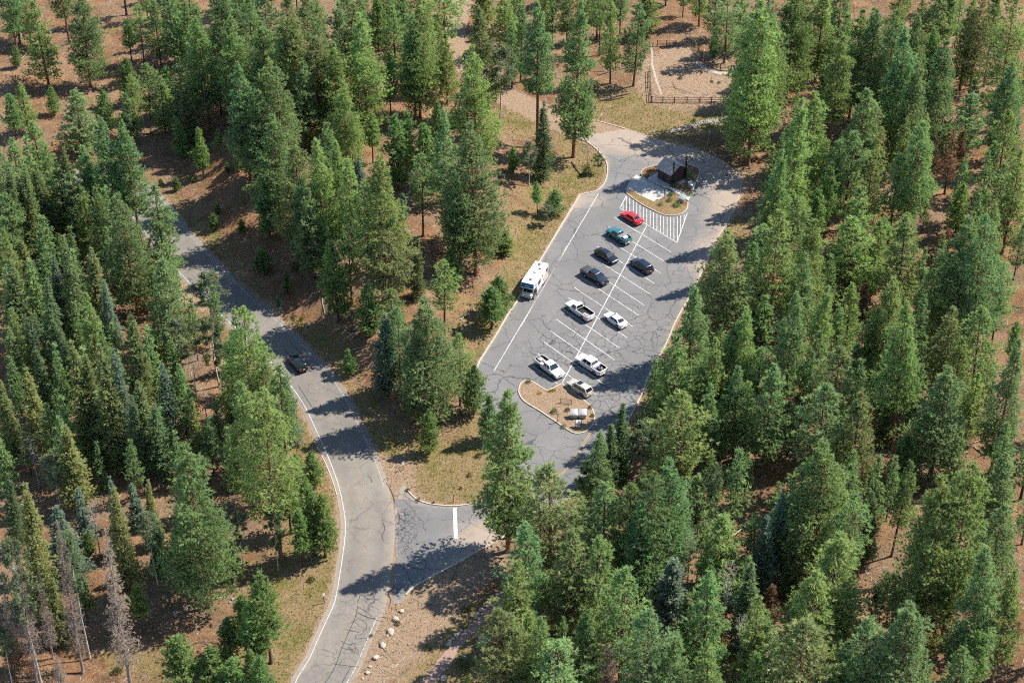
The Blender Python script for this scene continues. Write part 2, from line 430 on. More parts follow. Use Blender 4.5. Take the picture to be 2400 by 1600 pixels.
M['rim'] = simple('alloy_rim', (.45, .45, .46), .35, metal=.8)
M['black_plastic'] = simple('black_plastic', (.018, .018, .02), .5)
M['chrome'] = simple('chrome', (.6, .6, .6), .2, metal=1.0)
M['red_lamp'] = simple('red_lamp', (.30, .01, .012), .2, coat=.5)
M['lamp'] = simple('clear_lamp', (.6, .6, .6), .1, coat=.5)
M['plate'] = simple('plate', (.6, .6, .6), .5)
M['brown_wood'] = wood_material('brown_wood', (.17, .10, .068))
M['grey_wood'] = wood_material('grey_wood', (.30, .26, .225))
M['dark_wood'] = wood_material('dark_wood', (.10, .075, .06))
M['white_stone'] = stone_material('pale_limestone', (.42, .355, .275))
M['grey_stone'] = stone_material('grey_stone', (.29, .26, .225))
M['steel'] = simple('dark_steel', (.03, .028, .027), .6)
M['brown_steel'] = simple('brown_steel', (.075, .045, .035), .6)
M['sign_back'] = simple('sign_back', (.35, .35, .34), .5)
M['white_paint'] = simple('white_paint', (.72, .72, .70), .5)
M['yellow_sign'] = simple('yellow_sign', (.90, .58, .02), .5)
M['black_paint'] = simple('black_paint', (.012, .012, .012), .6)
# ------------------------------------------------------------------ the setting
def blobs(P, lst):
    out = np.zeros(len(P))
    for (px, py, r, a) in lst:
        c = flat(np.array([px]), np.array([py]))[0]
        out += a * np.exp(-((P - c) ** 2).sum(1) / (r * r))
    return out

GRASS = [(1340, 400, 9, .8), (1390, 425, 6, .7), (1280, 470, 8, .5), (1230, 560, 7, .7), (1250, 640, 6, .7), (1150, 740, 6, .8), (1130, 790, 6, .5),
         (1450, 260, 9, .9), (1520, 262, 9, .9), (1600, 265, 8, .9), (1680, 268, 7, .8), (1220, 290, 7, .7), (1190, 275, 5, .8),
         (780, 840, 5, .6), (740, 820, 4, .7), (700, 1050, 6, .6), (760, 1110, 6, .7), (745, 1250, 6, .6), (740, 1400, 8, .7), (690, 1450, 7, .6),
         (690, 1540, 7, .6), (640, 1560, 6, .5), (960, 1110, 5, .8), (1000, 1150, 7, .45), (1060, 1120, 8, .4), (1110, 1080, 6, .3),
         (930, 1040, 5, .4), (880, 960, 6, .3), (1010, 1500, 10, .55), (1080, 1440, 9, .45), (960, 1430, 6, .3), (1050, 1560, 7, .5), (1700, 540, 5, .6),
         (1090, 1000, 6, .35), (480, 560, 4, .4), (540, 630, 3, .4), (280, 1540, 4, .5), (390, 1560, 6, .5), (250, 30, 6, .3), (250, 75, 4, .5),
         (1250, 740, 3, .3), (1440, 520, 3, .2), (1530, 900, 4, .4), (1500, 980, 6, .35), (600, 1330, 6, .35), (720, 1180, 5, .5)]
SAND = [(1620, 190, 9, 1.2), (1580, 215, 6, .9), (1680, 210, 8, 1.0), (1560, 150, 6, .6), (1640, 150, 6, .6), (1270, 925, 5, .5), (1340, 985, 4, .7),
        (890, 1500, 4, .8), (860, 1570, 4.5, .9), (905, 1440, 3, .7), (930, 1110, 3, .8), (925, 1085, 3, .5), (935, 1160, 3, .9), (450, 690, 5, 1.0),
        (1760, 430, 4, .6), (1745, 500, 3, .6), (1620, 330, 5, .4), (1080, 1330, 6, .5), (1150, 1310, 5, .5), (960, 1400, 4, .5), (1000, 1430, 6, .5), (1020, 1400, 5, .4),
        (960, 1520, 6, .4), (250, 200, 10, .35), (640, 720, 2.5, .8), (660, 660, 3, .5), (1700, 620, 3, .4), (1380, 310, 3, .5), (1130, 130, 5, .4), (760, 1230, 2, .5)]

def groundmix(P, far=False):
    dr = seg_dist(P, road_c[::2], False) - HALF
    dl = sdist(P, lot_poly); dd = sdist(P, dirt_poly)
    d = np.minimum(dr, dl)
    g = .55 * np.exp(-(np.maximum(d - .8, 0) / 3.0) ** 2) * (d < 14) + blobs(P, GRASS)
    s = .85 * np.exp(-(np.maximum(np.minimum(d, dd) + .1, 0) / .8) ** 2) + blobs(P, SAND)
    s = np.maximum(s, 1.0 * smooth(.5, -1.5, sdist(P, corral_poly))); g *= 1 - .7 * np.clip(s, 0, 1)
    return np.clip(g, 0, 1.1), np.clip(s, 0, 1.2)

def axis(lo, hi, a, b, step):
    core = np.arange(a, b + .1, step); k = np.array([3, 8, 16, 30, 50, 80, 130, 200, 320, 520, 800, 1200, 1800, 2600.])
    left = a - k[k < a - lo][::-1]; right = b + k[k < hi - b]
    return np.concatenate([[lo], left, core, right, [hi]])

gx = axis(-3000, 3000, -150, 150, 1.15); gy = axis(-2000, 3500, 160, 420, 1.15)
XX, YY = np.meshgrid(gx, gy); GP = np.column_stack([XX.ravel(), YY.ravel()])
GH = height(GP); gg, gs = groundmix(GP)
nx, ny = len(gx), len(gy)
ii = (np.arange(ny - 1)[:, None] * nx + np.arange(nx - 1)[None]).ravel()
ground = mk('ground', npmesh('ground', np.column_stack([GP, GH]), np.column_stack([ii, ii + 1, ii + nx + 1, ii + nx]), smooth_sh=True,
                             attrs={'grass': gg, 'sand': gs}), None, M['ground'])
tag(ground, 'needle-littered forest floor with dry grass along the roads', kind='structure')

def sheet(name, poly, z, mat, step=1.6, attrs=None, kind='structure', label=None, parent=None):
    poly = np.asarray(poly); lo = poly.min(0); hi = poly.max(0)
    a, b = np.meshgrid(np.arange(lo[0] + step / 2, hi[0], step), np.arange(lo[1] + step / 2, hi[1], step))
    q = np.column_stack([a.ravel(), b.ravel()]); q = q + rng.uniform(-.3, .3, q.shape) * step * .5
    q = q[sdist(q, poly) < -step * .45]
    pts = [Vector(p) for p in poly] + [Vector(p) for p in q]; n = len(poly)
    vs, _, fs, _, _, _ = delaunay_2d_cdt(pts, [], [list(range(n))], 1, 1e-5)
    V = np.array([(v.x, v.y, z) for v in vs]); F = np.array([f for f in fs if len(f) == 3])
    c = V[F].mean(1)[:, :2]; F = F[inside(c, poly)]
    A = attrs(V[:, :2]) if attrs else {}
    o = mk(name, npmesh(name, V, F, attrs=A), parent, mat)
    if o.data.polygons and o.data.polygons[0].normal.z < 0:
        o.data.flip_normals()
    if kind: o['kind'] = kind
    if label: o['label'] = label
    return o

def lot_attrs(P):
    e = -sdist(P, lot_poly)
    dust = .55 * np.exp(-(e / .8) ** 2) + blobs(P, [(1480, 315, 7, .9), (1560, 345, 7, .75), (1640, 365, 6, .7), (1700, 400, 6, .8), (1715, 450, 5, .75), (1690, 520, 5, .7),
                                                      (1660, 580, 4, .8), (1640, 625, 3.5, .7), (1420, 330, 6, .5), (1400, 470, 3, .6), (1345, 475, 3, .7), (1110, 1260, 6, .5),
                                                      (1170, 1255, 5, .6), (1010, 1330, 4, .4), (1600, 700, 2.5, .4), (1700, 480, 4, .5), (940, 1180, 3, .5)])
    cr = blobs(P, [(1490, 860, 7, .9), (1520, 800, 6, .9), (1450, 940, 7, 1.0), (1400, 1000, 6, .9), (1560, 740, 5, .8), (1330, 790, 7, .85), (1290, 830, 5, .7), (1580, 640, 4, .7),
                   (1640, 560, 4, .5), (943, 1215, 2.2, 1.2), (945, 1250, 2.2, 1.3), (942, 1285, 2.2, 1.2), (936, 1190, 1.8, 1.0), (1690, 450, 4, .6)])
    ga = blobs(P, [(943, 1200, 1.5, .9), (944, 1220, 1.5, .9), (944, 1240, 1.5, .9), (943, 1260, 1.4, .9), (940, 1280, 1.2, .9), (936, 1300, 1.0, .8), (930, 1375, 1.2, .8), (926, 1395, 1.2, .8)])
    return {'dust': np.clip(dust, 0, 1), 'crack': np.clip(cr, 0, 1), 'track': np.zeros(len(P)), 'gator': np.clip(ga, 0, .9)}

def road_attrs(P):
    d = seg_dist(P, road_c, False)
    dust = .55 * np.exp(-((HALF - d) / .7) ** 2) + blobs(P, [(850, 1250, 12, .30), (830, 1130, 8, .3), (820, 1450, 10, .25), (770, 1560, 10, .25)])
    cr = blobs(P, [(800, 1510, 5, .35), (840, 1470, 5, .4), (780, 1570, 5, .3), (720, 900, 5, .6), (640, 790, 5, .6), (560, 690, 6, .5), (880, 1400, 3, .8)])
    tr = .55 * np.exp(-((d - 1.9) / .55) ** 2) * (.4 + .6 * blobs(P, [(880, 1220, 9, 1), (790, 1000, 12, .6)]).clip(0, 1))
    return {'dust': np.clip(dust, 0, 1), 'crack': np.clip(cr, 0, 1), 'track': np.clip(tr, 0, 1)}

main_road = sheet('main_road', road_poly, .020, M['road'], 1.3, road_attrs, label='two-lane worn asphalt road curving past the parking lot')
parking_lot = sheet('parking_lot', lot_poly, .034, M['lot'], 1.1, lot_attrs, label='cracked grey asphalt parking lot with loop and exit lane')
earth = lambda P: {'grass': np.zeros(len(P)), 'sand': np.full(len(P), 1.0)}
sheet('dirt_road', dirt_poly, .012, M['ground'], 2.0, earth, label='pale dirt road leaving the lot into the trees')
M['path'] = simple('pink_gravel', (.27, .175, .135), .95, var=.18, vscale=2.5)
sheet('path', path_poly, .014, M['path'], 1.5, earth, label='pink gravel footpath edged with pale stones')
patch = sheet('asphalt_patch', G([(925, 1169), (962, 1171), (966, 1187), (926, 1190)]), .041, M['lot'], 1.5, lambda P: {'dust': np.full(len(P), .3), 'crack': np.zeros(len(P)), 'track': np.zeros(len(P))},
              label='smooth asphalt patch at the corner of the junction')
M['pathstrip'] = simple('pale_strip', (.36, .30, .245), .95, var=.2, vscale=1.5)
M['pad'] = simple('pale_concrete', (.40, .375, .335), .9, var=.10, vscale=.8)
sheet('concrete_pad', G(PAD), .060, M['pad'], 1.2, None, label='pale concrete parking pad beside the toilet building')
isl = lambda gr, sd: (lambda P: {'grass': np.clip(gr + blobs(P, [(1500, 470, 3, .5), (1590, 495, 3, .4), (1330, 960, 2, .5), (1230, 905, 2, .4), (1395, 970, 2, .3)]), 0, 1), 'sand': np.full(len(P), sd)})
island_south = sheet('island', G(ISLAND_S), .14, M['ground'], .9, isl(.10, .80), label='sandy kerbed island at the near end of the stalls')
island_building = sheet('island', G(BED_N1), .16, M['ground'], .9, isl(.25, .12), label='kerbed bed around the toilet building')
island_front = sheet('island', G(BED_N2), .16, M['ground'], .9, isl(.30, .08), label='kerbed bed between the hatched stalls and the concrete pad')
sheet('sidewalk', G(SIDEWALK), .175, M['concrete'], 1.2, None, label='concrete walk along the toilet building')
gpath = G([(1528, 105), (1531, 128), (1530, 150), (1540, 185), (1552, 221), (1549, 223), (1536, 190), (1526, 152), (1527, 128), (1522, 108)])
sheet('path', gpath, .020, M['pathstrip'], 1.2, None, label='pale strip along the corral side')
sheet('path', G([(1633, 142), (1650, 156), (1688, 170), (1706, 168), (1706, 173), (1686, 176), (1645, 162), (1630, 146)]), .020, M['pathstrip'], 1.2, None, label='pale strip below the back fence of the corral')

# painted lines, each a thin sheet just above the asphalt
def ribbon(name, px, width, z, mat, label, world=None):
    p = G(px) if world is None else world
    mb = MB(); a = offset(p, width / 2); b = offset(p, -width / 2)
    for i in range(len(p) - 1):
        mb.quad((*b[i], z), (*b[i + 1], z), (*a[i + 1], z), (*a[i], z))
    o = mb.obj(name, mat); o['kind'] = 'structure'; o['label'] = label
    return o
STALL = [((1452.6, 488.8), (1586.5, 569)), ((1438.5, 509), (1573.7, 591.6)), ((1427, 532), (1562, 616)), ((1413, 555), (1548, 640)), ((1400, 578), (1534, 665)),
         ((1386, 601), (1524, 690)), ((1373, 625), (1511, 716)), ((1360.7, 649.5), (1498, 739.8)), ((1346, 674), (1482.6, 765)), ((1332.6, 698), (1469, 791)),
         ((1317, 723), (1452, 815.6)), ((1304, 748.5), (1440.5, 843.6)), ((1288.8, 774.7), (1424, 869)), ((1275, 801.5), (1411.7, 897.7)),
         ((1259.4, 828), (1397, 924.5)), ((1248, 857.6), (1307, 899.5))]
ORD = ['first', 'second', 'third', 'fourth', 'fifth', 'sixth', 'seventh', 'eighth', 'ninth', 'tenth', 'eleventh', 'twelfth', 'thirteenth', 'fourteenth', 'fifteenth', 'sixteenth', 'seventeenth', 'eighteenth', 'nineteenth', 'twentieth']
for i, (a, b) in enumerate(STALL):
    ribbon('stall_line', [a, b], .11, .042, M['white_line'], 'white slanting stall line, %s from the toilet building' % ORD[i])
ribbon('centre_line', [(1516.3, 528), (1318, 897)], .13, .046, M['white_line'], 'white line between the two rows of stalls')
ribbon('lane_line', [(1402.8, 454), (1258.7, 699), (1157.4, 870)], .11, .042, M['white_line'], 'white line marking the kerbside lane of the lot')
ribbon('lane_line', [(1330, 575), (1290, 647), (1250, 715), (1222, 765)], .12, .042, M['faded_line'], 'faded old line near the kerbside lane')
hx = [1460.2 + 7.95 * i for i in range(19)]
kerb_edge = np.array([(1455, 480), (1468, 459.4), (1475.5, 463), (1506, 485), (1531.6, 498), (1554.6, 508), (1577.6, 510.5), (1598, 505), (1611, 500)])
for i, x in enumerate(hx):
    y0 = np.interp(x, kerb_edge[:, 0], kerb_edge[:, 1]); y1 = 488.8 + .599 * (x - 1452.6)
    if x > 1586.5: y1 = 569 - (x - 1586.5) * 2.85
    if y1 - y0 > 4:
        ribbon('hatch_line', [(x, y0), (x, y1)], .10, .046, M['white_line'], 'white hatch stripe, %s from the concrete pad' % ORD[i])
ribbon('hatch_border', [(1610.7, 500), (1586.5, 569)], .14, .050, M['white_line'], 'white edge line of the hatched corner by the loop')
ribbon('hatch_border', [(1468, 459.4), (1452.6, 488.8)], .14, .050, M['white_line'], 'white edge line of the hatched corner by the lane')
ribbon('stop_line', [(1066, 1190), (1068.4, 1262)], .55, .042, M['stop_line'], 'thick white stop bar at the junction')
yc = catmull(G([(1073, 1258.5), (1142, 1226), (1215, 1188), (1275, 1145), (1324, 1103), (1348, 1072), (1368.6, 1039), (1384, 1013.6)]), 2)
for s in (-.14, .14):
    ribbon('yellow_line', None, .11, .042, M['yellow_line'], 'yellow double line of the exit lane, %s stripe' % ('far' if s < 0 else 'near'), offset(yc, s))
k0 = 6; k1 = len(road_c) - 30
for s, nme in ((-1, 'far'), (1, 'near')):
    pass
ribbon('edge_line', None, .085, .026, M['white_line'], 'white edge line on the forest side of the main road', offset(road_c, -3.3))
seg = offset(road_c, 3.3); pj = pixel(np.column_stack([seg, np.zeros(len(seg))]))
gap = (pj[:, 1] > 1128) & (pj[:, 1] < 1425); lo_i = np.where(gap)[0].min(); hi_i = np.where(gap)[0].max()
ribbon('edge_line', None, .12, .026, M['faded_line'], 'faded edge line of the main road below the junction', seg[:lo_i])
ribbon('edge_line', None, .09, .026, M['faded_line'], 'white edge line of the main road on the parking lot side', seg[hi_i:])
for s in (-.12, .12):
    ribbon('centre_line', None, .09, .026, M['worn_yellow'], 'worn yellow centre stripe of the main road, %s one' % ('forest side' if s < 0 else 'lot side'), offset(road_c, s)[int(.0 * len(road_c)):])

# sealed cracks on the near part of the main road: thin tar lines
CR = [[(762, 1600), (785, 1560), (806, 1505), (830, 1450), (838, 1420)], [(838, 1436), (870, 1448), (905, 1445)], [(842, 1437), (868, 1448), (898, 1456)],
      [(822, 1460), (836, 1452), (850, 1453), (860, 1462), (857, 1475), (842, 1490)], [(812, 1474), (830, 1478), (841, 1482)], [(834, 1490), (836, 1497), (850, 1494), (860, 1496), (857, 1502)],
      [(800, 1502), (818, 1510), (835, 1505)], [(798, 1516), (820, 1522), (835, 1518), (832, 1528)], [(780, 1554), (800, 1558), (840, 1563)], [(801, 1600), (812, 1580), (822, 1562)],
      [(838, 1412), (844, 1396), (846, 1394), (868, 1404), (875, 1397), (880, 1389), (884, 1380)], [(862, 1427), (866, 1415), (876, 1410), (878, 1398)], [(839, 1422), (858, 1433), (872, 1444)],
      [(912, 1423), (916, 1405), (910, 1390), (922, 1375), (924, 1360), (926, 1350)], [(902, 1390), (914, 1400)], [(898, 1225), (902, 1240), (895, 1255), (899, 1268)],
      [(680, 800), (700, 822), (718, 846)], [(668, 818), (676, 832), (690, 842)], [(700, 905), (722, 940), (735, 960)], [(545, 640), (565, 668), (590, 690), (600, 706)],
      [(905, 1130), (917, 1150), (922, 1163), (925, 1178)], [(862, 1115), (870, 1122), (872, 1131)], [(899, 1128), (902, 1122), (912, 1120)]]
tar = simple('crack_tar', (.02, .02, .024), .7)
for i, c in enumerate(CR):
    w = catmull(G(c), .5); w = w + np.cumsum(rng.normal(0, .018, w.shape), 0) * .6
    o = ribbon('crack_seal', None, .085, .0455 if c[0][0] > 900 else .031, tar, 'dark tar crack seal in the road surface', w)

# kerbs
def kerb(px, label, z0=.0, h=.16, w=.20, closed=False, step=1.2, off=0.0):
    p = catmull(G(px), step) if len(px) > 2 else G(px)
    if closed: p = np.vstack([p, p[:1]])
    if off: p = offset(p, off)
    a = offset(p, w / 2); b = offset(p, -w / 2); mb = MB()
    wob = rng.normal(0, .008, len(p))
    for i in range(len(p) - 1):
        h0, h1 = h + wob[i], h + wob[i + 1]
        mb.quad((*b[i], h0), (*b[i + 1], h1), (*a[i + 1], h1), (*a[i], h0))
        mb.quad((*a[i], h0), (*a[i + 1], h1), (*a[i + 1], z0), (*a[i], z0))
        mb.quad((*b[i + 1], h1), (*b[i], h0), (*b[i], z0), (*b[i + 1], z0))
    o = mb.obj('kerb', M['kerb']); o['kind'] = 'structure'; o['label'] = label; return o
kerb(LOT_L, 'pale kerb curving round the grassy corner by the dirt road')
kerb(LOT_L2, 'long pale kerb behind the parked motorhome', h=.2, w=.26, step=40)
kerb(LOT_L4[:-1], 'dark weathered kerb at the far side of the exit junction')
kerb(LOT_R0[1:-3], 'pale kerb along the near side of the exit lane')
kerb(LOT_R0[-3:] + LOT_R1[1:7], 'low kerb under the pines on the far side of the stalls', h=.1)
kerb(LOT_R1[6:] + LOT_R2[1:], 'worn kerb round the turning loop', h=.08, w=.16)
kerb([(1466.7, 303), (1440, 295), (1398, 283.6)], 'pale kerb beside the dirt road below the corral', h=.12)
kerb(ISLAND_S[:5], 'kerb round the end of the sandy island', h=.18)
kerb([ISLAND_S[4], ISLAND_S[5]], 'straight kerb of the sandy island behind the extended-cab pickup', h=.18)
kerb([ISLAND_S[5], ISLAND_S[6]], 'straight kerb of the island notch', h=.18)
kerb(ISLAND_S[6:] + ISLAND_S[:1], 'long kerb round the near side of the sandy island', h=.18)
kerb(BED_N1[10:] + BED_N1[:9], 'kerb round the toilet building bed', h=.20, w=.16)
kerb(BED_N2[8:] + BED_N2[:5], 'kerb along the hatched stalls', h=.19, w=.16)
kerb([(744, 1048), (762, 1083), (778, 1122), (790, 1160)], 'short kerb at the forest edge of the main road', h=.07, w=.14)

# stones, posts, signs and other furniture further down use the landmark table for their labels
LAND = [('the red sedan', 1475, 513), ('the teal pickup', 1445, 560), ('the black sedan', 1415, 602), ('the estate car', 1498, 625), ('the charcoal pickup', 1390, 650),
        ('the regular-cab pickup', 1355, 732), ('the white sedan', 1440, 755), ('the extended-cab pickup', 1285, 868), ('the crew-cab pickup', 1382, 858),
        ('the silver crossover', 1355, 910), ('the motorhome', 1255, 665), ('the toilet building', 1575, 410), ('the info panel', 1355, 1000), ('the yellow sign', 707, 780),
        ('the moving car', 698, 850), ('the stop bar', 1067, 1225), ('the corral corner', 1527, 240), ('the green bin', 1141, 1515), ('the diamond sign', 698, 1034),
        ('the road bend', 335, 475), ('the dirt road', 1090, 0)]
LP = flat(np.array([l[1] for l in LAND], float), np.array([l[2] for l in LAND], float))
USED = {}
ONES = 'zero one two three four five six seven eight nine ten eleven twelve thirteen fourteen fifteen sixteen seventeen eighteen nineteen'.split()
TENS = 'x x twenty thirty forty fifty sixty seventy eighty ninety'.split()
def metres(v):
    n = int(round(abs(v)))
    if n > 99: return 'a-hundred-odd metres'
    w = ONES[n] if n < 20 else TENS[n // 10] + ('-' + ONES[n % 10] if n % 10 else '')
    return w + (' metre' if n == 1 else ' metres')
def whereis(p):
    d = np.hypot(*(LP - np.asarray(p)[:2]).T); k = int(d.argmin()); dx, dy = np.asarray(p)[:2] - LP[k]
    t = []
    if abs(dx) >= .75: t.append('%s %s of' % (metres(dx), 'right' if dx > 0 else 'left'))
    if abs(dy) >= .75: t.append('%s %s' % (metres(dy), 'beyond' if dy > 0 else 'nearer than'))
    if not t: return 'close beside ' + LAND[k][0]
    if len(t) == 1: return t[0] + ' ' + LAND[k][0]
    return t[0] + ' and ' + t[1] + ' ' + LAND[k][0]
def uniq(desc, p):
    s = desc + ', ' + whereis(p)
    n = USED.get(s, 0); USED[s] = n + 1
    if n: s = s.replace(desc, ['other ', 'third ', 'small third '][min(n - 1, 2)] + desc)
    return s
# ------------------------------------------------------------------ trees
def nrm(a): return a / (np.linalg.norm(a, axis=-1, keepdims=True) + 1e-9)

def blades(r, C, A, size, tint, k, spread, width, flatk=0.0):
    n = len(C); C = np.repeat(C, k, 0); A = np.repeat(A, k, 0); S = np.repeat(size, k); T = np.repeat(tint, k)
    d = nrm(A + r.normal(0, spread, C.shape)); d[:, 2] *= 1 - flatk; d = nrm(d)
    p = nrm(np.cross(d, r.normal(0, 1, C.shape)))
    L = S * r.uniform(.7, 1.2, len(S)); w = (width * r.uniform(.7, 1.3, len(S)))[:, None]
    b = C - d * (L * .18)[:, None] + r.normal(0, .05, C.shape) * S[:, None]
    V = np.stack([b + p * w, b - p * w, b + d * L[:, None]], 1).reshape(-1, 3)
    F = np.arange(len(V)).reshape(-1, 3)
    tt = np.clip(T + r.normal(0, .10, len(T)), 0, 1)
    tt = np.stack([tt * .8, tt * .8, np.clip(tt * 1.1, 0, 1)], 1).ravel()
    return V, F, tt

def ringtube(pts, rad, n):
    pts = np.asarray(pts, float); t = nrm(np.gradient(pts, axis=0))
    ref = np.where(np.abs(t[:, 2:3]) > .9, np.array([[1., 0, 0]]), np.array([[0, 0, 1.]]))
    a = nrm(np.cross(t, ref)); b = np.cross(t, a)
    ang = np.arange(n) * 2 * np.pi / n
    V = (pts[:, None] + (a[:, None] * np.cos(ang)[None, :, None] + b[:, None] * np.sin(ang)[None, :, None]) * np.asarray(rad)[:, None, None]).reshape(-1, 3)
    i = np.arange(len(pts) - 1)[:, None] * n; j = np.arange(n)[None]
    F = np.stack([i + j, i + (j + 1) % n, i + n + (j + 1) % n, i + n + j], -1).reshape(-1, 4)
    return V, F

def trunk_path(r, H, wob=.012):
    z = np.array([-.4, .15, .6, 1.5, 3, 5, 8, 11, 14, 17, 20, 23, 26, 29, 32, 36]); z = np.concatenate([z[z < H * .96], [H * .99]])
    o = np.cumsum(r.normal(0, wob, (len(z), 2)) * np.gradient(z)[:, None], 0); o -= o[0]
    return np.column_stack([o, z])

def conifer(seed, H, W, base, kind):
    r = np.random.default_rng(seed)
    TP = trunk_path(r, H, .010 if kind not in ('old', 'tallold') else .016)
    r0 = .010 * H + .05
    rad = r0 * (1 - .93 * np.clip(TP[:, 2] / H, 0, 1) ** 1.15); rad[0] *= 1.5; rad[1] *= 1.25
    tv, tf = ringtube(TP, rad, 9); TV = [tv]; TF = [tf]; off = len(tv)
    cb = base * H; cl = H - cb
    P = dict(pine=dict(gap=.50, per=4.7, n=7.2, ts=.46, k=11, w=.048, spread=.62, lat=.38),
             old=dict(gap=.60, per=4.3, n=7.0, ts=.48, k=11, w=.050, spread=.66, lat=.42),
             tall=dict(gap=.52, per=5.0, n=9.0, ts=.50, k=11, w=.054, spread=.64, lat=.42), tallold=dict(gap=.60, per=4.7, n=8.6, ts=.52, k=11, w=.056, spread=.68, lat=.46),
             young=dict(gap=.36, per=5.0, n=10, ts=.36, k=11, w=.044, spread=.60, lat=.36),
             sapling=dict(gap=.24, per=4.6, n=11, ts=.28, k=10, w=.040, spread=.6, lat=.36),
             lite=dict(gap=.62, per=4.0, n=4.4, ts=.60, k=6, w=.085, spread=.66, lat=.4), litespruce=dict(gap=.5, per=4.6, n=4.6, ts=.5, k=6, w=.08, spread=.5, lat=.3),
             spruce=dict(gap=.40, per=6.5, n=9.0, ts=.36, k=10, w=.052, spread=.50, lat=.30),
             dead=dict(gap=.36, per=6.0, n=4.6, ts=.30, k=7, w=.026, spread=.85, lat=.30),
             brownpine=dict(gap=.45, per=4.6, n=7, ts=.36, k=10, w=.040, spread=.8, lat=.35))[kind]
    nw = int(cl / P['gap']); C = []; A = []; S = []; T = []
    ph = r.uniform(0, 6.28, 6)
    for wv in range(nw + 1):
        t = (wv + r.uniform(-.3, .3)) / max(nw, 1); t = min(max(t, 0), 1); z = cb + cl * t
        if kind in ('spruce', 'dead', 'litespruce'):
            prof = (1 - t) ** .82 * min(1, .55 + 4 * t) + .03
        elif kind in ('young', 'sapling'):
            prof = min(1, .6 + 2.2 * t) * (1 - t ** 1.5) ** .9 + .05
        elif kind in ('old', 'tallold'):
            prof = min(1, .50 + 1.9 * t) * (1 - t ** 1.75) ** .85 + .055
        else:
            prof = min(1, .58 + 2.6 * t) * (1 - t ** 1.3) ** .92 + .045
        nb = r.poisson(P['per'] * (.75 if t > .9 else 1)); a0 = r.uniform(0, 6.28)
        for b in range(max(nb, 2)):
            az = a0 + b * 6.283 / max(nb, 2) + r.normal(0, .25)
            lob = 1 + .13 * math.sin(2 * az + ph[0] + 5 * t) + .11 * math.sin(3 * az + ph[1] - 9 * t) + .13 * math.sin(az + ph[2] + 16 * t)
            L = max(.18, W / 2 * prof * lob * r.uniform(.58, 1.14))
            if kind in ('pine', 'old', 'tall', 'tallold') and r.random() < (.08 if kind in ('pine', 'tall') else .18): continue
            bp = np.array([np.interp(z, TP[:, 2], TP[:, 0]), np.interp(z, TP[:, 2], TP[:, 1]), z])
            dr = np.array([math.cos(az), math.sin(az), 0])
            if kind in ('spruce', 'dead'):
                e0, e1 = (-.05 + .55 * t), (-.55 + .75 * t)
            elif kind in ('young', 'sapling'):
                e0, e1 = .25 + .7 * t, .35 + .5 * t
            else:
                e0, e1 = -.18 + .85 * t, .10 + .6 * t
            s = np.linspace(0, 1, 4)[:, None]
            pts = bp + dr * (s * L) + np.array([0, 0, 1]) * (e0 * s * L + (e1 - e0) * s * s * L * .5) + r.normal(0, .04, (4, 3)) * s * L
            br = max(.012, min(.10, .018 * L + .008)); 
            if L > .7:
                v, f = ringtube(pts, br * np.array([1, .8, .5, .2]), 4); TV.append(v); TF.append(f + off); off += len(v)
            n = max(2, r.poisson(P['n'] * L ** .95 + 1.2))
            u = r.beta(1.9, 1.15, n) if kind in ('pine', 'old', 'brownpine', 'tall', 'tallold') else r.beta(1.4, 1.1, n)
            u = .18 + .85 * u
            q = np.stack([np.interp(u, s[:, 0], pts[:, i]) for i in range(3)], 1)
            side = np.array([-dr[1], dr[0], 0]); lw = P['lat'] * L * np.sin(np.clip(u, .05, 1) * 2.6) * r.uniform(-1, 1, n)
            q += side * lw[:, None] + r.normal(0, .10 + .05 * L, (n, 3)) * np.array([1, 1, 1.0 if kind in ('pine', 'old', 'young', 'tall', 'tallold') else .7])
            if kind in ('spruce', 'dead'): q[:, 2] -= np.abs(lw) * .25
            ax = nrm(dr * .75 + side * (lw / (L + .1) * 1.6)[:, None] + np.array([0, 0, .55 if kind not in ('spruce', 'dead') else .12]))
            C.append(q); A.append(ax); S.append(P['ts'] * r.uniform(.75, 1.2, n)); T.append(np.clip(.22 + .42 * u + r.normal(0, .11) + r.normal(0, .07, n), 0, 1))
    # leader
    n = 8; C.append(np.column_stack([r.normal(0, .06, (n, 2)) + TP[-1, :2], H - r.uniform(0, .8, n) * min(1, H / 12)])); A.append(np.tile([[0, 0, 1.]], (n, 1)))
    S.append(np.full(n, P['ts'] * .9)); T.append(np.full(n, .6))
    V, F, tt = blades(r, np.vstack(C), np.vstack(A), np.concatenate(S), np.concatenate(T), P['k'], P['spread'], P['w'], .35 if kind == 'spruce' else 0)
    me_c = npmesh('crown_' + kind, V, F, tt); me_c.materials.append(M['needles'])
    if kind in ('pine', 'old', 'tall', 'tallold'):       # dead lower stubs
        for _ in range(10):
            z = r.uniform(.10, base + .12) * H; az = r.uniform(0, 6.28); L = r.uniform(.4, W * .25); bp = np.array([0, 0, z])
            v, f = ringtube(np.array([bp, bp + np.array([math.cos(az), math.sin(az), -.1]) * L * .5, bp + np.array([math.cos(az + .2), math.sin(az + .2), -.25]) * L]), [.03, .022, .008], 4)
            TV.append(v); TF.append(f + off); off += len(v)
    me_t = npmesh('trunk_' + kind, np.vstack(TV), np.vstack(TF), smooth_sh=True); me_t.materials.append(M['bark'])
    return me_t, me_c, H, W

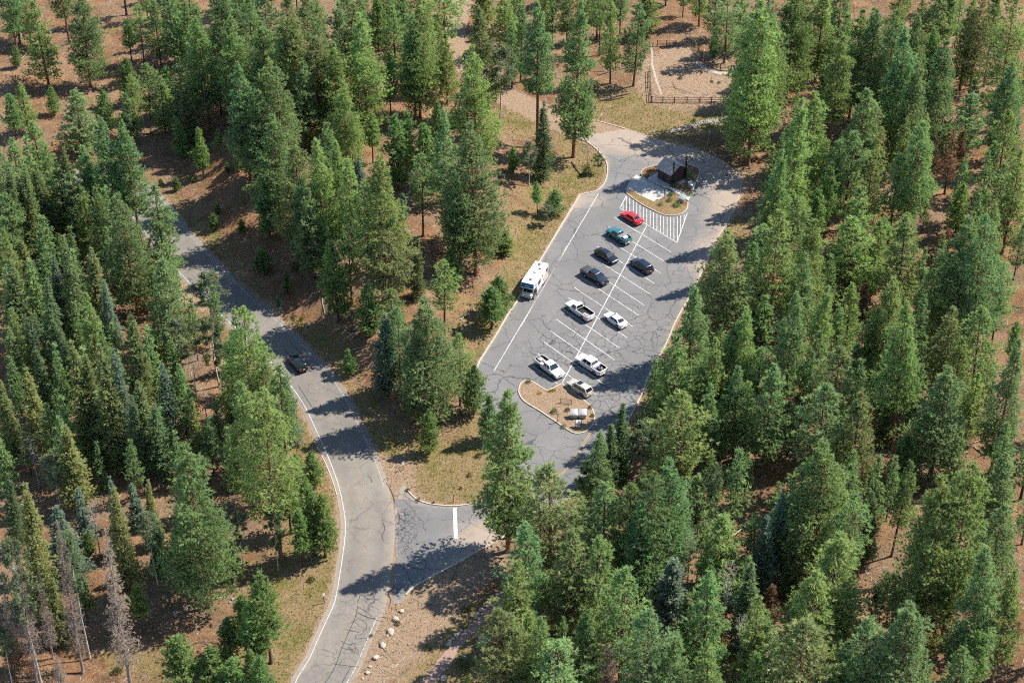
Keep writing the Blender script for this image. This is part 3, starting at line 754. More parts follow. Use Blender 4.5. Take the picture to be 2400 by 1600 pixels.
def broadleaf(seed, H, W, leaf_n, bare=False, base=.45):
    r = np.random.default_rng(seed); TP = trunk_path(r, H, .022)
    r0 = .007 * H + .045; rad = r0 * (1 - .9 * np.clip(TP[:, 2] / H, 0, 1)); rad[0] *= 1.3
    tv, tf = ringtube(TP, rad, 8); TV = [tv]; TF = [tf]; off = len(tv); C = []; A = []
    nb = 26 if not bare else 30
    for b in range(nb):
        t = base + (1 - base) * (b + r.uniform(0, 1)) / nb; z = t * H; az = b * 2.4 + r.normal(0, .4); tt = (t - base) / (1 - base)
        L = W / 2 * (min(1, .45 + 1.6 * tt) * (1 - tt ** 2.6) ** .7 + .12) * r.uniform(.7, 1.15)
        bp = np.array([np.interp(z, TP[:, 2], TP[:, 0]), np.interp(z, TP[:, 2], TP[:, 1]), z]); dr = np.array([math.cos(az), math.sin(az), 0])
        s = np.linspace(0, 1, 5)[:, None]; pts = bp + dr * s * L + np.array([0, 0, 1]) * s * L * r.uniform(.35, 1.0) + r.normal(0, .06, (5, 3)) * s * L
        v, f = ringtube(pts, max(.016, .02 * L) * np.array([1.2, .9, .7, .45, .2]), 4); TV.append(v); TF.append(f + off); off += len(v)
        for _ in range(5 if not bare else 9):
            u = r.uniform(.3, 1); q = np.array([np.interp(u, s[:, 0], pts[:, i]) for i in range(3)]); e = q + nrm(dr + r.normal(0, .7, 3) + [0, 0, .4]) * L * r.uniform(.25, .6)
            v, f = ringtube(np.array([q, (q + e) / 2 + r.normal(0, .04, 3), e]), [.014, .010, .005], 3); TV.append(v); TF.append(f + off); off += len(v)
            C.append(q + (e - q) * r.uniform(0, 1.1, (6, 1)))
    me_t = npmesh('trunk_broadleaf', np.vstack(TV), np.vstack(TF), smooth_sh=True); me_t.materials.append(M['bark'])
    me_c = None
    if not bare:
        Q = np.vstack(C); Q = Q[r.integers(0, len(Q), leaf_n)] + r.normal(0, .16, (leaf_n, 3))
        V, F, tt = blades(r, Q, r.normal(0, 1, Q.shape), np.full(leaf_n, .22), np.clip(r.normal(.5, .16, leaf_n), 0, 1), 2, 1.0, .075)
        me_c = npmesh('crown_broadleaf', V, F, tt); me_c.materials.append(M['needles'])
    return me_t, me_c, H, W

def shrub(seed, H, W, n, size):
    r = np.random.default_rng(seed); TV = []; TF = []; off = 0
    for b in range(9):
        az = r.uniform(0, 6.28); e = np.array([math.cos(az) * W * .35, math.sin(az) * W * .35, H * r.uniform(.6, .95)])
        v, f = ringtube(np.array([[0, 0, -.1], e * .5 + [0, 0, .05], e]), [.03, .02, .006], 4); TV.append(v); TF.append(f + off); off += len(v)
    me_t = npmesh('stem_shrub', np.vstack(TV), np.vstack(TF)); me_t.materials.append(M['bark'])
    d = nrm(r.normal(0, 1, (n, 3))); d[:, 2] = np.abs(d[:, 2]); rr = r.uniform(.35, 1, n) ** .5 * (1 + .2 * np.sin(5 * np.arctan2(d[:, 1], d[:, 0])))
    Q = d * rr[:, None] * np.array([W / 2, W / 2, H]); 
    V, F, tt = blades(r, Q, d, np.full(n, size), np.clip(r.normal(.5, .15, n), 0, 1), 6, .6, size * .14)
    me_c = npmesh('crown_shrub', V, F, tt); me_c.materials.append(M['needles'])
    return me_t, me_c, H, W

PROTO = {
    'P3': [conifer(11, 28, 8.6, .24, 'tall'), conifer(12, 27, 7.4, .28, 'tall'), conifer(13, 29, 9.2, .22, 'tallold'), conifer(14, 26, 7.0, .34, 'tallold'), conifer(15, 28, 8.0, .16, 'tall'), conifer(16, 29, 7.2, .40, 'tall'), conifer(17, 27, 8.8, .30, 'tallold'), conifer(18, 28, 10.6, .12, 'tall')],
    'P2': [conifer(21, 18, 5.6, .18, 'pine'), conifer(22, 19, 5.2, .26, 'pine'), conifer(23, 17, 6.0, .14, 'pine'), conifer(24, 18, 5.0, .36, 'pine'), conifer(25, 18, 6.2, .20, 'old'), conifer(26, 16, 5.4, .12, 'pine'), conifer(27, 19, 4.8, .30, 'pine'), conifer(28, 17, 5.6, .42, 'old'), conifer(29, 18, 5.8, .08, 'pine')],
    'Y': [conifer(31, 9, 3.4, .14, 'young'), conifer(32, 9.5, 3.8, .10, 'young'), conifer(33, 8.5, 3.0, .26, 'young'), conifer(34, 10, 3.2, .34, 'young')],
    'K': [conifer(41, 3.4, 1.9, .06, 'sapling'), conifer(42, 3.8, 1.7, .10, 'sapling')],
    'S': [conifer(51, 20, 5.6, .05, 'spruce'), conifer(52, 22, 5.4, .08, 'spruce'), conifer(53, 18, 5.2, .04, 'spruce')],
    's': [conifer(56, 9, 3.3, .04, 'spruce'), conifer(57, 10, 3.4, .05, 'spruce')],
    'A': [broadleaf(61, 13, 4.0, 4200), broadleaf(62, 14, 3.4, 3200, base=.55), broadleaf(63, 12, 4.4, 5200, base=.35)],
    'N': [broadleaf(66, 11, 2.8, 0, True), broadleaf(67, 12, 2.4, 0, True, .5)],
    'D': [conifer(71, 21, 4.6, .18, 'dead'), conifer(72, 20, 4.0, .28, 'dead')],
    'O': [conifer(76, 12, 3.6, .25, 'brownpine'), conifer(77, 11, 3.2, .2, 'brownpine')],
    'b': [shrub(81, 1.6, 2.0, 260, .22), shrub(82, 1.3, 1.6, 220, .2)],
}
GREENS = [(0.290, 0.422, 0.141), (0.263, 0.400, 0.148), (0.317, 0.435, 0.136), (0.239, 0.380, 0.157), (0.337, 0.449, 0.140), (0.276, 0.395, 0.161)]
TONE = {'P': GREENS, 'Y': [(0.250, 0.390, 0.116), (0.226, 0.371, 0.121), (0.274, 0.402, 0.117)], 'K': [(0.198, 0.324, 0.102), (0.222, 0.336, 0.096)],
        'S': [(0.265, 0.339, 0.139), (0.292, 0.353, 0.132), (0.218, 0.318, 0.145)], 'G': [(.315, .350, .130), (.345, .360, .125), (.290, .340, .130)],
        'B': [(.255, .350, .255), (.235, .335, .235)], 'A': [(.21, .27, .135), (.235, .285, .155), (.18, .25, .11)],
        'D': [(.42, .33, .27), (.46, .37, .31), (.40, .32, .27)], 'O': [(.36, .21, .12), (.32, .20, .125)], 'L': [(0.304, 0.361, 0.139)], 'b': [(.14, .185, .06)]}
WORDS = {'P3': 'tall ponderosa pine', 'P2': 'ponderosa pine', 'Y': 'young green pine', 'K': 'small pine sapling', 'S': 'dark spruce', 'G': 'yellow-green spruce', 'B': 'blue-green spruce',
         'A': 'pale-trunked aspen', 'N': 'bare grey snag', 'D': 'dead brown spruce', 'O': 'dead orange-needled pine', 'b': 'low green shrub', 'L': 'olive ponderosa pine'}
NAMES = {'P': 'ponderosa_pine', 'L': 'ponderosa_pine', 'Y': 'young_pine', 'K': 'pine_sapling', 'S': 'spruce_tree', 'G': 'spruce_tree', 'B': 'spruce_tree', 'A': 'aspen_tree', 'N': 'bare_snag', 'D': 'dead_spruce',
         'O': 'dead_pine', 'b': 'shrub'}
CATS = {'b': 'shrub', 'K': 'sapling', 'N': 'dead tree', 'D': 'dead tree', 'O': 'dead tree'}
GROUP = {'P': 'ponderosa pines of the forest', 'L': 'ponderosa pines of the forest', 'Y': 'young pines in the clearings', 'K': 'pine saplings on the bank', 'S': 'spruces in the woods', 'G': 'spruces in the woods',
         'B': 'spruces in the woods', 'A': 'aspens among the conifers', 'N': 'bare grey snags', 'D': 'dead brown conifers', 'O': 'dead brown conifers', 'b': 'low shrubs'}
cnt = {}
def plant(p, h, w, typ, label=None, tone=None, trunk=None):
    r = random
    key = {'P': 'P3' if h > 21 else ('P2' if h > 10.5 else 'Y'), 'L': 'P3' if h > 21 else 'P2', 'G': 'S' if h > 12 else 's', 'B': 'S' if h > 12 else 's', 'S': 'S' if h > 12 else 's',
           'Y': 'Y' if h > 4.8 else 'K', 'K': 'K'}.get(typ, typ)
    pr = PROTO[key]; asp = w / h
    order = sorted(range(len(pr)), key=lambda i: abs(pr[i][3] / pr[i][2] - asp) + r.uniform(0, .11)); mt, mc, H0, W0 = pr[order[0] if not (key == 'P3' and asp > .31) else (7 if asp > .34 else random.choice((0, 2, 4)))]
    sz = h / H0; sx = min(max(w / W0, .55 * sz), 1.9 * sz)
    rz = r.uniform(0, 6.283)
    tl = (r.gauss(0, .018), r.gauss(0, .018)); e = empty('young_pine' if key == 'Y' and typ == 'P' else NAMES[typ], p, rz, (sx, sx, sz))
    e.rotation_euler = (tl[0], tl[1], rz)
    t = mk('trunk' if typ != 'b' else 'stem', mt, e)
    if typ in 'PLY' or key == 'P3':
        old = min(1, max(0, (h - 12) / 14)); t.color = trunk or (.075 + .17 * old * r.uniform(.6, 1.1), .050 + .055 * old, .038 + .018 * old, 1)
    elif typ in 'AN': t.color = (.50, .47, .41, 1) if typ == 'A' else (.30, .27, .245, 1)
    elif typ in 'D': t.color = (.26, .20, .17, 1)
    else: t.color = (.06, .045, .037, 1)
    if mc is not None:
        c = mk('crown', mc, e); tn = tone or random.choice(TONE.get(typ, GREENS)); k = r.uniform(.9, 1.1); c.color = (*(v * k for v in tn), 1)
    word = WORDS['P3' if (typ == 'P' and h > 21) else ('Y' if key == 'Y' and typ == 'P' else 'P2' if typ == 'P' else typ)]
    ln = label or uniq(word, p)
    tag(e, ln, CATS.get(typ, 'tree'), GROUP[typ]); cnt[typ] = cnt.get(typ, 0) + 1
    return e

# survey of the trees: per photo window, tip x, tip y, height and crown width (window pixels), kind
TILES = [
 (0, 0, 2.903, 'P 0 -300 750 200;P 130 -200 510 170;P 240 10 580 230;P 390 -250 550 150;P 520 -60 650 260;Y 90 310 150 80;P 140 570 330 150;Y 340 590 200 90;P 500 620 430 300;Y 690 610 300 150;'
  'P 850 640 330 160;P 260 750 500 230;P 70 940 550 200;Y 60 650 300 120;G 420 990 550 150;P 590 1000 640 200;P 690 800 850 240;P 840 830 820 220;P 820 1310 830 300;P 1060 1260 640 290;S 30 1150 600 180;'
  'S 130 1130 600 160;A 280 1320 300 120;P 480 1180 560 200;P 650 1280 600 200;P 770 1350 550 200;Y 860 140 280 100;P 930 30 410 140;P 1040 -20 470 150;P 1260 20 400 90;Y 1215 90 300 160;P 1350 130 760 240;'
  'Y 850 400 300 150;P 980 440 370 180;P 880 510 420 170;P 1080 530 375 180;P 1200 400 440 170;Y 1130 460 350 120;S 1260 560 380 130;P 1480 -50 600 260;P 1600 30 650 250;P 1700 0 600 230;P 1630 440 850 220;P 1680 560 560 200;'
  'Y 1210 820 220 90;Y 1350 880 260 90;Y 1480 880 150 50;Y 1610 1000 140 60;K 1195 1210 90 55;K 1090 1220 50 40;K 1300 1190 50 40;K 1450 1460 100 75;K 1640 1500 80 60;K 1540 1110 60 40;K 1475 1390 70 50;'
  'P 60 -150 450 200;P 1190 -150 260 120;P 1110 -200 250 100;N 945 250 190 50;P 1560 120 640 200;P 20 1320 560 200;P 330 1180 460 160;P 560 1280 520 180;P 10 1050 560 190;P 210 1060 560 190;S 120 1190 520 170;P 380 1110 520 190;P 540 1090 540 190;P 660 1150 560 180;P 930 1130 440 160;S 250 1120 520 170'),
 (600, 0, 2.903, 'P 60 -40 500 230;P 30 150 600 200;P 60 400 700 260;P 130 480 700 220;P 20 620 600 200;P 100 800 640 280;L 220 -60 960 260;P 340 -60 780 220;L 400 250 600 330;P 520 300 600 200;P 590 560 600 200;L 640 40 560 230;'
  'P 720 100 700 240;P 560 0 500 150;Y 820 10 350 120;P 930 40 390 170;Y 900 380 400 90;P 1090 0 680 240;P 1060 100 620 170;P 1180 130 470 140;P 1260 -100 480 220;P 1250 160 410 140;P 1290 240 400 140;L 1510 60 800 260;'
  'P 1490 310 860 320;P 1480 850 1018 430;A 1660 320 520 170;P 1540 -100 250 140;P 1700 -100 400 150;Y 1240 690 350 130;P 1270 760 520 180;Y 1150 860 390 140;P 1120 1040 480 160;Y 780 780 280 90;Y 950 780 430 170;Y 1010 770 400 100;'
  'P 820 1050 1010 340;P 480 850 720 280;P 420 950 700 200;L 250 960 650 250;B 680 1060 500 150;Y 60 1220 330 140;P 330 1230 500 200;P 620 1100 600 200;P 1340 1000 560 190;K 1350 780 90 90;B 1000 1320 150 80;P 700 -80 330 120;'
  'P 990 -200 300 120;P 1130 -250 320 130;P 430 -80 500 160;P 170 150 650 200;P 560 980 620 180;P 300 420 520 180;P 740 1240 520 190;P 860 -120 300 130'),
 (1200, 0, 2.903, 'P 185 30 960 235;S 215 690 530 125;P 440 20 1050 285;P 690 -20 590 150;P 850 20 565 190;P 930 -50 300 170;P 610 -100 480 140;P 60 60 500 150;P 0 150 450 130;P 380 -100 400 120;P 1180 -200 320 80;P 1300 -250 430 150;'
  'P 1480 -50 480 190;P 1700 0 1120 390;P 1640 150 800 280;K 10 1010 160 70;A 120 980 290 95;Y 175 1240 215 70;Y 290 1290 170 140;A 245 1400 130 90;N 520 960 160 55;A 630 1050 130 70;b 510 1120 70 60;K 1380 240 150 80;P 1720 1370 500 180;'
  'P 1400 -150 420 150;P 1580 -120 460 180;P 500 -220 380 130;P 760 -220 330 120;P 230 -160 400 140;N 320 1130 140 30;P 1060 -260 300 110'),
 (1800, 0, 2.903, 'P 60 120 900 260;P 0 -100 700 250;P 190 -50 520 260;P 390 -100 480 170;P 500 250 650 170;P 410 380 350 150;P 640 60 560 220;P 750 80 600 200;P 850 70 650 240;P 960 200 650 200;P 1020 110 500 150;L 1170 0 330 180;'
  'Y 1140 200 320 130;P 1210 300 580 240;L 1060 0 300 120;P 1265 -150 420 90;P 1300 -250 500 80;P 1400 0 440 180;L 1480 -50 510 180;P 1590 -150 740 150;P 1690 -20 700 230;P 1670 420 550 180;b 1390 470 90 120;P 1400 640 310 210;P 340 620 560 250;'
  'P 220 700 940 280;P 650 620 600 200;L 740 730 500 180;Y 850 780 330 90;P 940 810 400 110;P 1060 780 620 170;P 1040 830 650 200;P 580 900 480 190;P 900 1060 480 200;P 100 1030 857 230;P 170 1330 450 230;Y 340 1310 320 120;Y 430 1150 400 100;'
  'P 640 1290 500 250;L 700 1100 400 150;D 1010 1340 300 90;P 960 1450 300 150;O 1270 880 440 130;O 1330 890 260 100;P 1345 1050 330 90;P 1650 750 430 170;P 1720 1030 500 200;Y 1480 1290 300 80;P 1410 1450 400 150;P 1550 1400 400 180;P 20 1380 400 120;'
  'O 1150 940 350 70;Y 1330 1250 250 120;P 800 1480 300 150;P 260 -80 450 180;P 120 60 450 160;P 520 -120 420 160;P 900 -120 380 150;P 1180 -140 300 130;P 480 960 420 150;P 1010 420 560 180'),
 (0, 530, 2.903, 'P 20 30 650 180;S 60 250 600 200;P 30 420 500 180;P 90 560 500 180;A 200 270 410 90;A 200 640 470 110;S 300 350 600 150;B 345 215 420 110;S 450 60 700 160;Y 385 50 300 80;G 620 150 560 180;P 590 460 650 190;B 710 370 430 115;'
  'P 1080 230 720 330;G 500 780 720 170;G 695 800 760 200;B 775 830 700 160;G 910 620 660 190;B 1105 930 480 140;P 1210 930 500 170;A 1190 650 400 150;A 1400 340 330 170;A 1440 640 450 200;N 1300 860 330 120;N 1380 1080 250 100;P 1640 540 900 330;'
  'P 1660 1100 800 330;G 190 980 520 160;G 5 1060 450 150;N 200 1430 350 100;G 440 1370 500 190;G 1300 1180 450 110;P 1410 1300 400 140;P 1275 1480 1110 480;N 70 800 330 70;K 350 1000 130 90;K 450 1060 150 50;S 950 1050 550 190;S 1060 1200 450 150;'
  'S 150 100 300 120;B 280 80 280 150;S 560 900 600 160;S 880 1150 500 150;S 240 860 420 150;S 640 1150 420 170;P 1540 760 560 220;S 60 700 420 150;S 360 620 460 150'),
 (600, 530, 2.903, 'P 150 950 700 230;L 40 880 620 170;B 210 1060 420 140;P 60 1100 1160 380;P 340 -250 610 220;Y 530 110 530 200;P 620 0 540 180;L 880 60 600 350;P 920 430 420 210;P 760 400 350 200;S 1080 70 420 100;N 1165 120 160 40;Y 1330 160 240 140;P 1270 240 520 210;'
  'P 1380 -350 730 200;P 1330 -400 585 180;Y 1620 430 270 185;Y 1650 340 250 180;P 1170 490 850 430;B 850 590 530 180;P 960 560 560 200;P 1380 740 480 200;P 1070 750 580 200;P 1560 930 330 180;P 1715 1120 1090 410;Y 1170 1260 290 140;Y 630 840 170 90;'
  'O 750 620 140 120;N 1500 450 80 40;K 40 160 160 130;b 265 250 50 55;K 205 310 150 55;K 150 490 60 30;K 1690 50 140 130;P 1600 1150 300 150;P 470 -60 400 160;P 1120 640 520 260'),
 (1200, 530, 2.903, 'L 1480 20 880 420;P 1220 430 650 250;P 1130 760 600 290;P 1410 760 560 200;P 1580 560 650 260;B 1690 310 450 170;B 1340 680 150 70;P 1160 1130 560 330;P 1560 960 520 170;P 1690 830 450 220;S 755 1210 500 140;S 675 1360 400 130;P 590 1410 450 210;'
  'A 890 1350 330 170;A 1000 1340 300 120;Y 1300 1190 200 80;N 1650 1150 380 150;N 1560 1430 250 90;P 1440 1210 350 120;P 1700 0 400 200;L 1640 90 320 150;P 1320 900 480 180;P 1490 660 560 200;P 1620 1060 460 180;P 1370 1080 480 170'),
 (1800, 530, 2.903, 'P 80 -100 700 230;P 300 -50 560 260;P 580 -50 430 250;P 780 -30 350 160;L 960 -60 470 240;P 1390 -60 650 330;P 1540 -80 700 260;P 1600 250 300 200;P 180 460 690 190;P 390 400 600 180;P 580 390 400 170;P 500 540 350 130;B 610 800 300 120;'
  'P 880 350 600 280;P 990 500 1010 260;P 1060 470 400 150;L 1250 550 480 230;P 1500 560 520 230;P 1230 970 760 430;Y 1700 650 250 80;P 1690 780 650 200;L 520 840 720 330;P 390 1090 720 350;P 30 950 500 230;L 640 1120 520 250;S 820 1170 330 120;P 1640 1340 400 170;'
  'N 1520 1230 330 40;P 80 850 300 110;P 380 720 450 170;P 330 850 400 150;S 700 720 400 170;O 1230 20 170 120;O 670 400 230 120;P 1420 1000 350 150;Y 950 1420 250 150;P 240 200 520 180;P 1120 300 430 190;P 1330 760 480 190;P 770 560 430 170'),
 (0, 1060, 2.903, 'A 350 20 370 140;G 140 230 820 210;S 20 160 450 130;B 400 370 450 220;B 530 250 330 120;B 750 160 480 115;G 760 250 700 190;G 990 200 400 110;B 900 220 250 110;D 380 520 980 190;D 710 540 1080 250;D 90 800 760 170;D 240 800 600 130;D 380 1390 200 110;'
  'A 90 640 930 150;A 460 570 830 130;N 620 320 370 120;A 1000 410 490 125;A 1620 420 390 95;A 0 1200 370 100;Y 1200 520 380 170;S 1040 430 350 140;G 340 880 380 140;Y 540 840 350 130;Y 920 900 330 130;Y 1560 680 160 170;Y 1540 1120 260 180;Y 1190 1270 350 240;'
  'Y 1420 1340 280 220;Y 1580 1400 260 200;Y 1700 1360 260 130;O 80 1250 250 170;Y 30 1220 250 90;Y 590 560 140 90;Y 1640 980 400 170;Y 1715 1080 400 170;Y 1690 1000 470 180;D 20 980 520 150;S 200 560 420 150'),
 (600, 1060, 2.903, 'A 110 380 420 130;Y 290 400 370 140;Y 365 260 440 200;Y 440 300 410 190;Y 375 0 250 140;Y 275 20 190 110;Y 320 150 190 100;Y 40 830 600 230;Y 20 1380 300 160;L 1650 1070 700 330;b 1440 1510 70 80;b 1400 1380 80 90;Y 200 130 420 170'),
 (1200, 1060, 1.66, 'L 160 70 430 270;P 60 270 380 190;L 230 300 400 200;A 300 40 180 95;P 370 130 330 180;P 470 130 330 150;P 540 90 400 150;P 630 30 395 200;P 730 90 220 150;A 800 60 300 60;P 830 240 260 190;N 700 300 240 60;B 555 350 230 120;B 630 420 240 130;'
  'Y 790 420 130 100;P 770 480 320 160;N 840 430 350 80;S 930 440 330 120;N 900 630 270 70;P 960 240 200 100;P 440 460 440 220;P 60 620 300 150;P 110 640 350 150;L 0 630 350 180;Y 290 620 280 120;P 180 730 300 200;P 540 620 350 180;P 640 720 260 150;P 780 740 250 130;'
  'D 370 740 200 120;Y 960 790 200 100;P 330 330 300 150;P 520 200 330 150;S 690 560 240 110;P 960 560 300 130;P 20 420 360 170'),
 (1800, 1060, 1.66, 'P 230 -40 390 240;B 60 150 320 110;P 270 310 330 220;P 180 470 300 190;L 160 660 300 220;S 410 160 260 80;P 540 30 270 75;P 700 100 670 300;P 800 60 690 230;P 930 0 190 110;P 920 200 500 160;P 960 460 430 140;A 490 480 180 125;A 430 560 140 60;P 400 650 280 150;'
  'P 560 590 330 220;Y 820 700 200 80;P 20 690 220 100;O 20 520 140 80;B 0 260 300 100;S 120 280 280 100;P 340 160 300 130;P 860 360 400 160;Y 300 760 220 110;P 760 760 260 140'),
]
SPECIAL = {(1351.6, 6.9): 'tall pine with a bare orange trunk on the grassy corner by the lot entrance', (1790.8, 1.0): None}
def keepout(P):
    return np.minimum(np.minimum(seg_dist(P, road_c, False) - HALF, sdist(P, lot_poly)), np.minimum(sdist(P, dirt_poly), sdist(P, corral_poly)))
PL = []
for ox, oy, sc, txt in TILES:
    for it in txt.split(';'):
        t, x, y, h, w = it.split(); x_, h_, w_ = float(x), float(h), float(w); big = 1.0; wid = 1.0
        if t in 'PLY' and h_ * 2.903 / sc < 720:
            if ox >= 1800: big, wid = 1.38, 1.26
            elif oy == 0 and (ox == 600 or (ox == 0 and x_ > 1180)): big, wid = 1.18, 1.22
            elif ox == 1200 and oy > 0 and x_ * 2.903 / sc > 500: big, wid = 1.22, 1.15
        if t in 'SGB' and ox == 0: big = 1.12
        if t == 'D': wid = .85
        h, w = h_ * big, w_ * wid; PL.append((t, ox + float(x) / sc, oy + float(y) / sc, float(h) / sc, float(w) / sc))
tx = np.array([p[1] for p in PL]); ty = np.array([p[2] for p in PL]); th = np.array([p[3] for p in PL]); tw = np.array([p[4] for p in PL])
bx = tx + (1200 - tx) * th / (800 + FPX / math.tan(PITCH) - ty); by = ty + th
GPT = drop(bx, by)
ko = keepout(GPT[:, :2])
dep = GPT[:, 1] * math.cos(PITCH) - (GPT[:, 2] - CAM_H) * math.sin(PITCH)
# height that puts the tip on its pixel: ray of the tip pixel at the distance of the trunk
rt = ray(tx, ty); k = GPT[:, 1] / rt[:, 1]; HT = CAM_H + rt[:, 2] * k - GPT[:, 2]
WT = tw * dep / FPX
PLANTED = []
for i, (t, *_r) in enumerate(PL):
    p = GPT[i].copy()
    if ko[i] < .9 and t not in 'b':                   # a trunk never stands on the pavement: slide it off
        for s in range(60):
            g0 = keepout(np.array([p[:2], p[:2] + [.3, 0], p[:2] + [0, .3]]))
            if g0[0] >= 1.2: break
            gr = np.array([g0[1] - g0[0], g0[2] - g0[0]]); gr /= np.linalg.norm(gr) + 1e-6; p[:2] += gr * .5
        p[2] = height(p[:2])[0]
    PLANTED.append((p, t)); 
    h = max(HT[i], .8)
    plant(tuple(p), h, max(WT[i] * (1.32 if t in 'SGB' else 1.13 if HT[i] > 17 else 1.12), .5), t)
PX = np.array([q[0][:2] for q in PLANTED])

# understorey filling the dense stands
ZONES = [[(1790, 0), (2400, 0), (2400, 1600), (1180, 1600), (1260, 1360), (1420, 1130), (1520, 1000), (1620, 830), (1760, 600)], [(0, 430), (300, 460), (430, 640), (560, 800), (650, 930), (650, 1150), (420, 1180), (250, 1200), (0, 1150)],
         [(290, 0), (1030, 0), (1000, 100), (900, 170), (800, 150), (640, 420), (520, 330), (330, 250)], [(1130, 0), (1480, 0), (1460, 100), (1300, 130), (1180, 180)]]
OPEN = [(2220, 400, 60), (2260, 60, 50), (2330, 150, 50), (2290, 280, 50), (2390, 740, 60), (1800, 1090, 45), (2050, 1340, 40), (2200, 560, 40), (1960, 600, 30), (290, 740, 50), (350, 830, 40), (330, 1290, 50)]
zp = [np.array(z, float) for z in ZONES]; r_ = np.random.default_rng(9); FILL = []; BACK = []
cand = np.column_stack([np.concatenate([r_.uniform(0, 2400, 5000), r_.uniform(0, 700, 2500)]), np.concatenate([r_.uniform(0, 1700, 5000), r_.uniform(400, 1250, 2500)])]); cand = cand[r_.permutation(len(cand))]
okc = np.zeros(len(cand), bool); ZI = np.zeros(len(cand), int)
for zi, z in enumerate(zp):
    m_ = inside(cand, z); okc |= m_; ZI[m_] = zi
for (ox_, oy_, rr_) in OPEN: okc &= np.hypot(cand[:, 0] - ox_, cand[:, 1] - oy_) > rr_
cand = cand[okc]; ZI = ZI[okc]; cp = drop(cand[:, 0], cand[:, 1]); kk = keepout(cp[:, :2])
for i in range(len(cp)):
    if len(FILL) >= 230: break
    q = cp[i, :2]
    if kk[i] < 4 or np.hypot(*(PX - q).T).min() < 3.0 or (FILL and np.hypot(*(np.array(FILL) - q).T).min() < 4.0): continue
    hh = r_.uniform(8, 16) * (1.25 if ZI[i] == 2 else 1); FILL.append(q); BACK.append((cp[i], hh, hh * r_.uniform(.26, .36), 's' if ZI[i] == 1 and r_.random() < .6 else 'p'))

# trees just outside the picture whose shadows fall into it
n_out = 0; OUT = []
r_ = np.random.default_rng(5)
for _ in range(4000):
    if n_out >= 50: break
    x, y = r_.uniform(-140, 170), r_.uniform(165, 430)
    u, v = pixel(np.array([[x, y, 0.]]))[0]; u2, v2 = pixel(np.array([[x, y, 20.]]))[0]
    if -60 < u < 2460 and v2 < 1640 and v > -30: continue
    if not (-420 < u < 2800 and -260 < v < 2000): continue
    q = np.array([x, y])
    if keepout(q[None])[0] < 3: continue
    if len(OUT) and np.hypot(*(np.array(OUT) - q).T).min() < 6.5: continue
    if np.hypot(*(PX - q).T).min() < 5: continue
    OUT.append(q); n_out += 1
    BACK.append((np.array([x, y, height(q)[0]]), r_.uniform(14, 25), r_.uniform(4.5, 6.5), 'p'))
# these stand half hidden in the stands or past the picture's edge: one mass, real crowns and trunks joined
LITE = {'p': [conifer(91, 15, 5, .2, 'lite'), conifer(92, 15, 4.6, .28, 'lite')], 's': [conifer(93, 14, 4, .06, 'litespruce')]}
def joined(name, which, mat, col, label):
    VV = []; FF = []; TT = []; o = 0; rr = np.random.default_rng(17)
    for p, h, w, ty_ in BACK:
        me = LITE[ty_][rr.integers(0, len(LITE[ty_]))]; H0, W0 = me[2], me[3]; me = me[which]
        v = np.empty(len(me.vertices) * 3, np.float32); me.vertices.foreach_get('co', v); v = v.reshape(-1, 3)
        f = np.empty(len(me.loops), np.int32); me.loops.foreach_get('vertex_index', f); k = 3 if which == 1 else 4
        az = rr.uniform(0, 6.28); ca, sa = math.cos(az), math.sin(az); sx = w / W0; v = v * [sx, sx, h / H0]
        v = np.column_stack([v[:, 0] * ca - v[:, 1] * sa, v[:, 0] * sa + v[:, 1] * ca, v[:, 2]]) + p
        VV.append(v); FF.append(f.reshape(-1, k) + o); o += len(v)
        if which == 1:
            t = np.empty(len(v), np.float32); me.attributes['tint'].data.foreach_get('value', t); TT.append(np.clip(t + rr.normal(0, .1), 0, 1))
    ob = mk(name, npmesh(name, np.vstack(VV), np.vstack(FF), np.concatenate(TT) if TT else None), None, mat); ob.color = col
    return ob
woods = tag(joined('background_woods', 1, M['needles'], (.25, .36, .13, 1), ''), 'understorey and far pines merging into one green mass', 'woods', kind='stuff')
stems = joined('trunks', 0, M['bark'], (.06, .043, .034, 1), ''); stems.parent = woods
# ------------------------------------------------------------------ vehicles
def car_paint(name, col, metal=.25, rough=.32):
    return simple('paint_' + name, col, rough, metal=metal, coat=1.0)

def lerp(a, b, t): return tuple(a[i] + (b[i] - a[i]) * t for i in range(3))

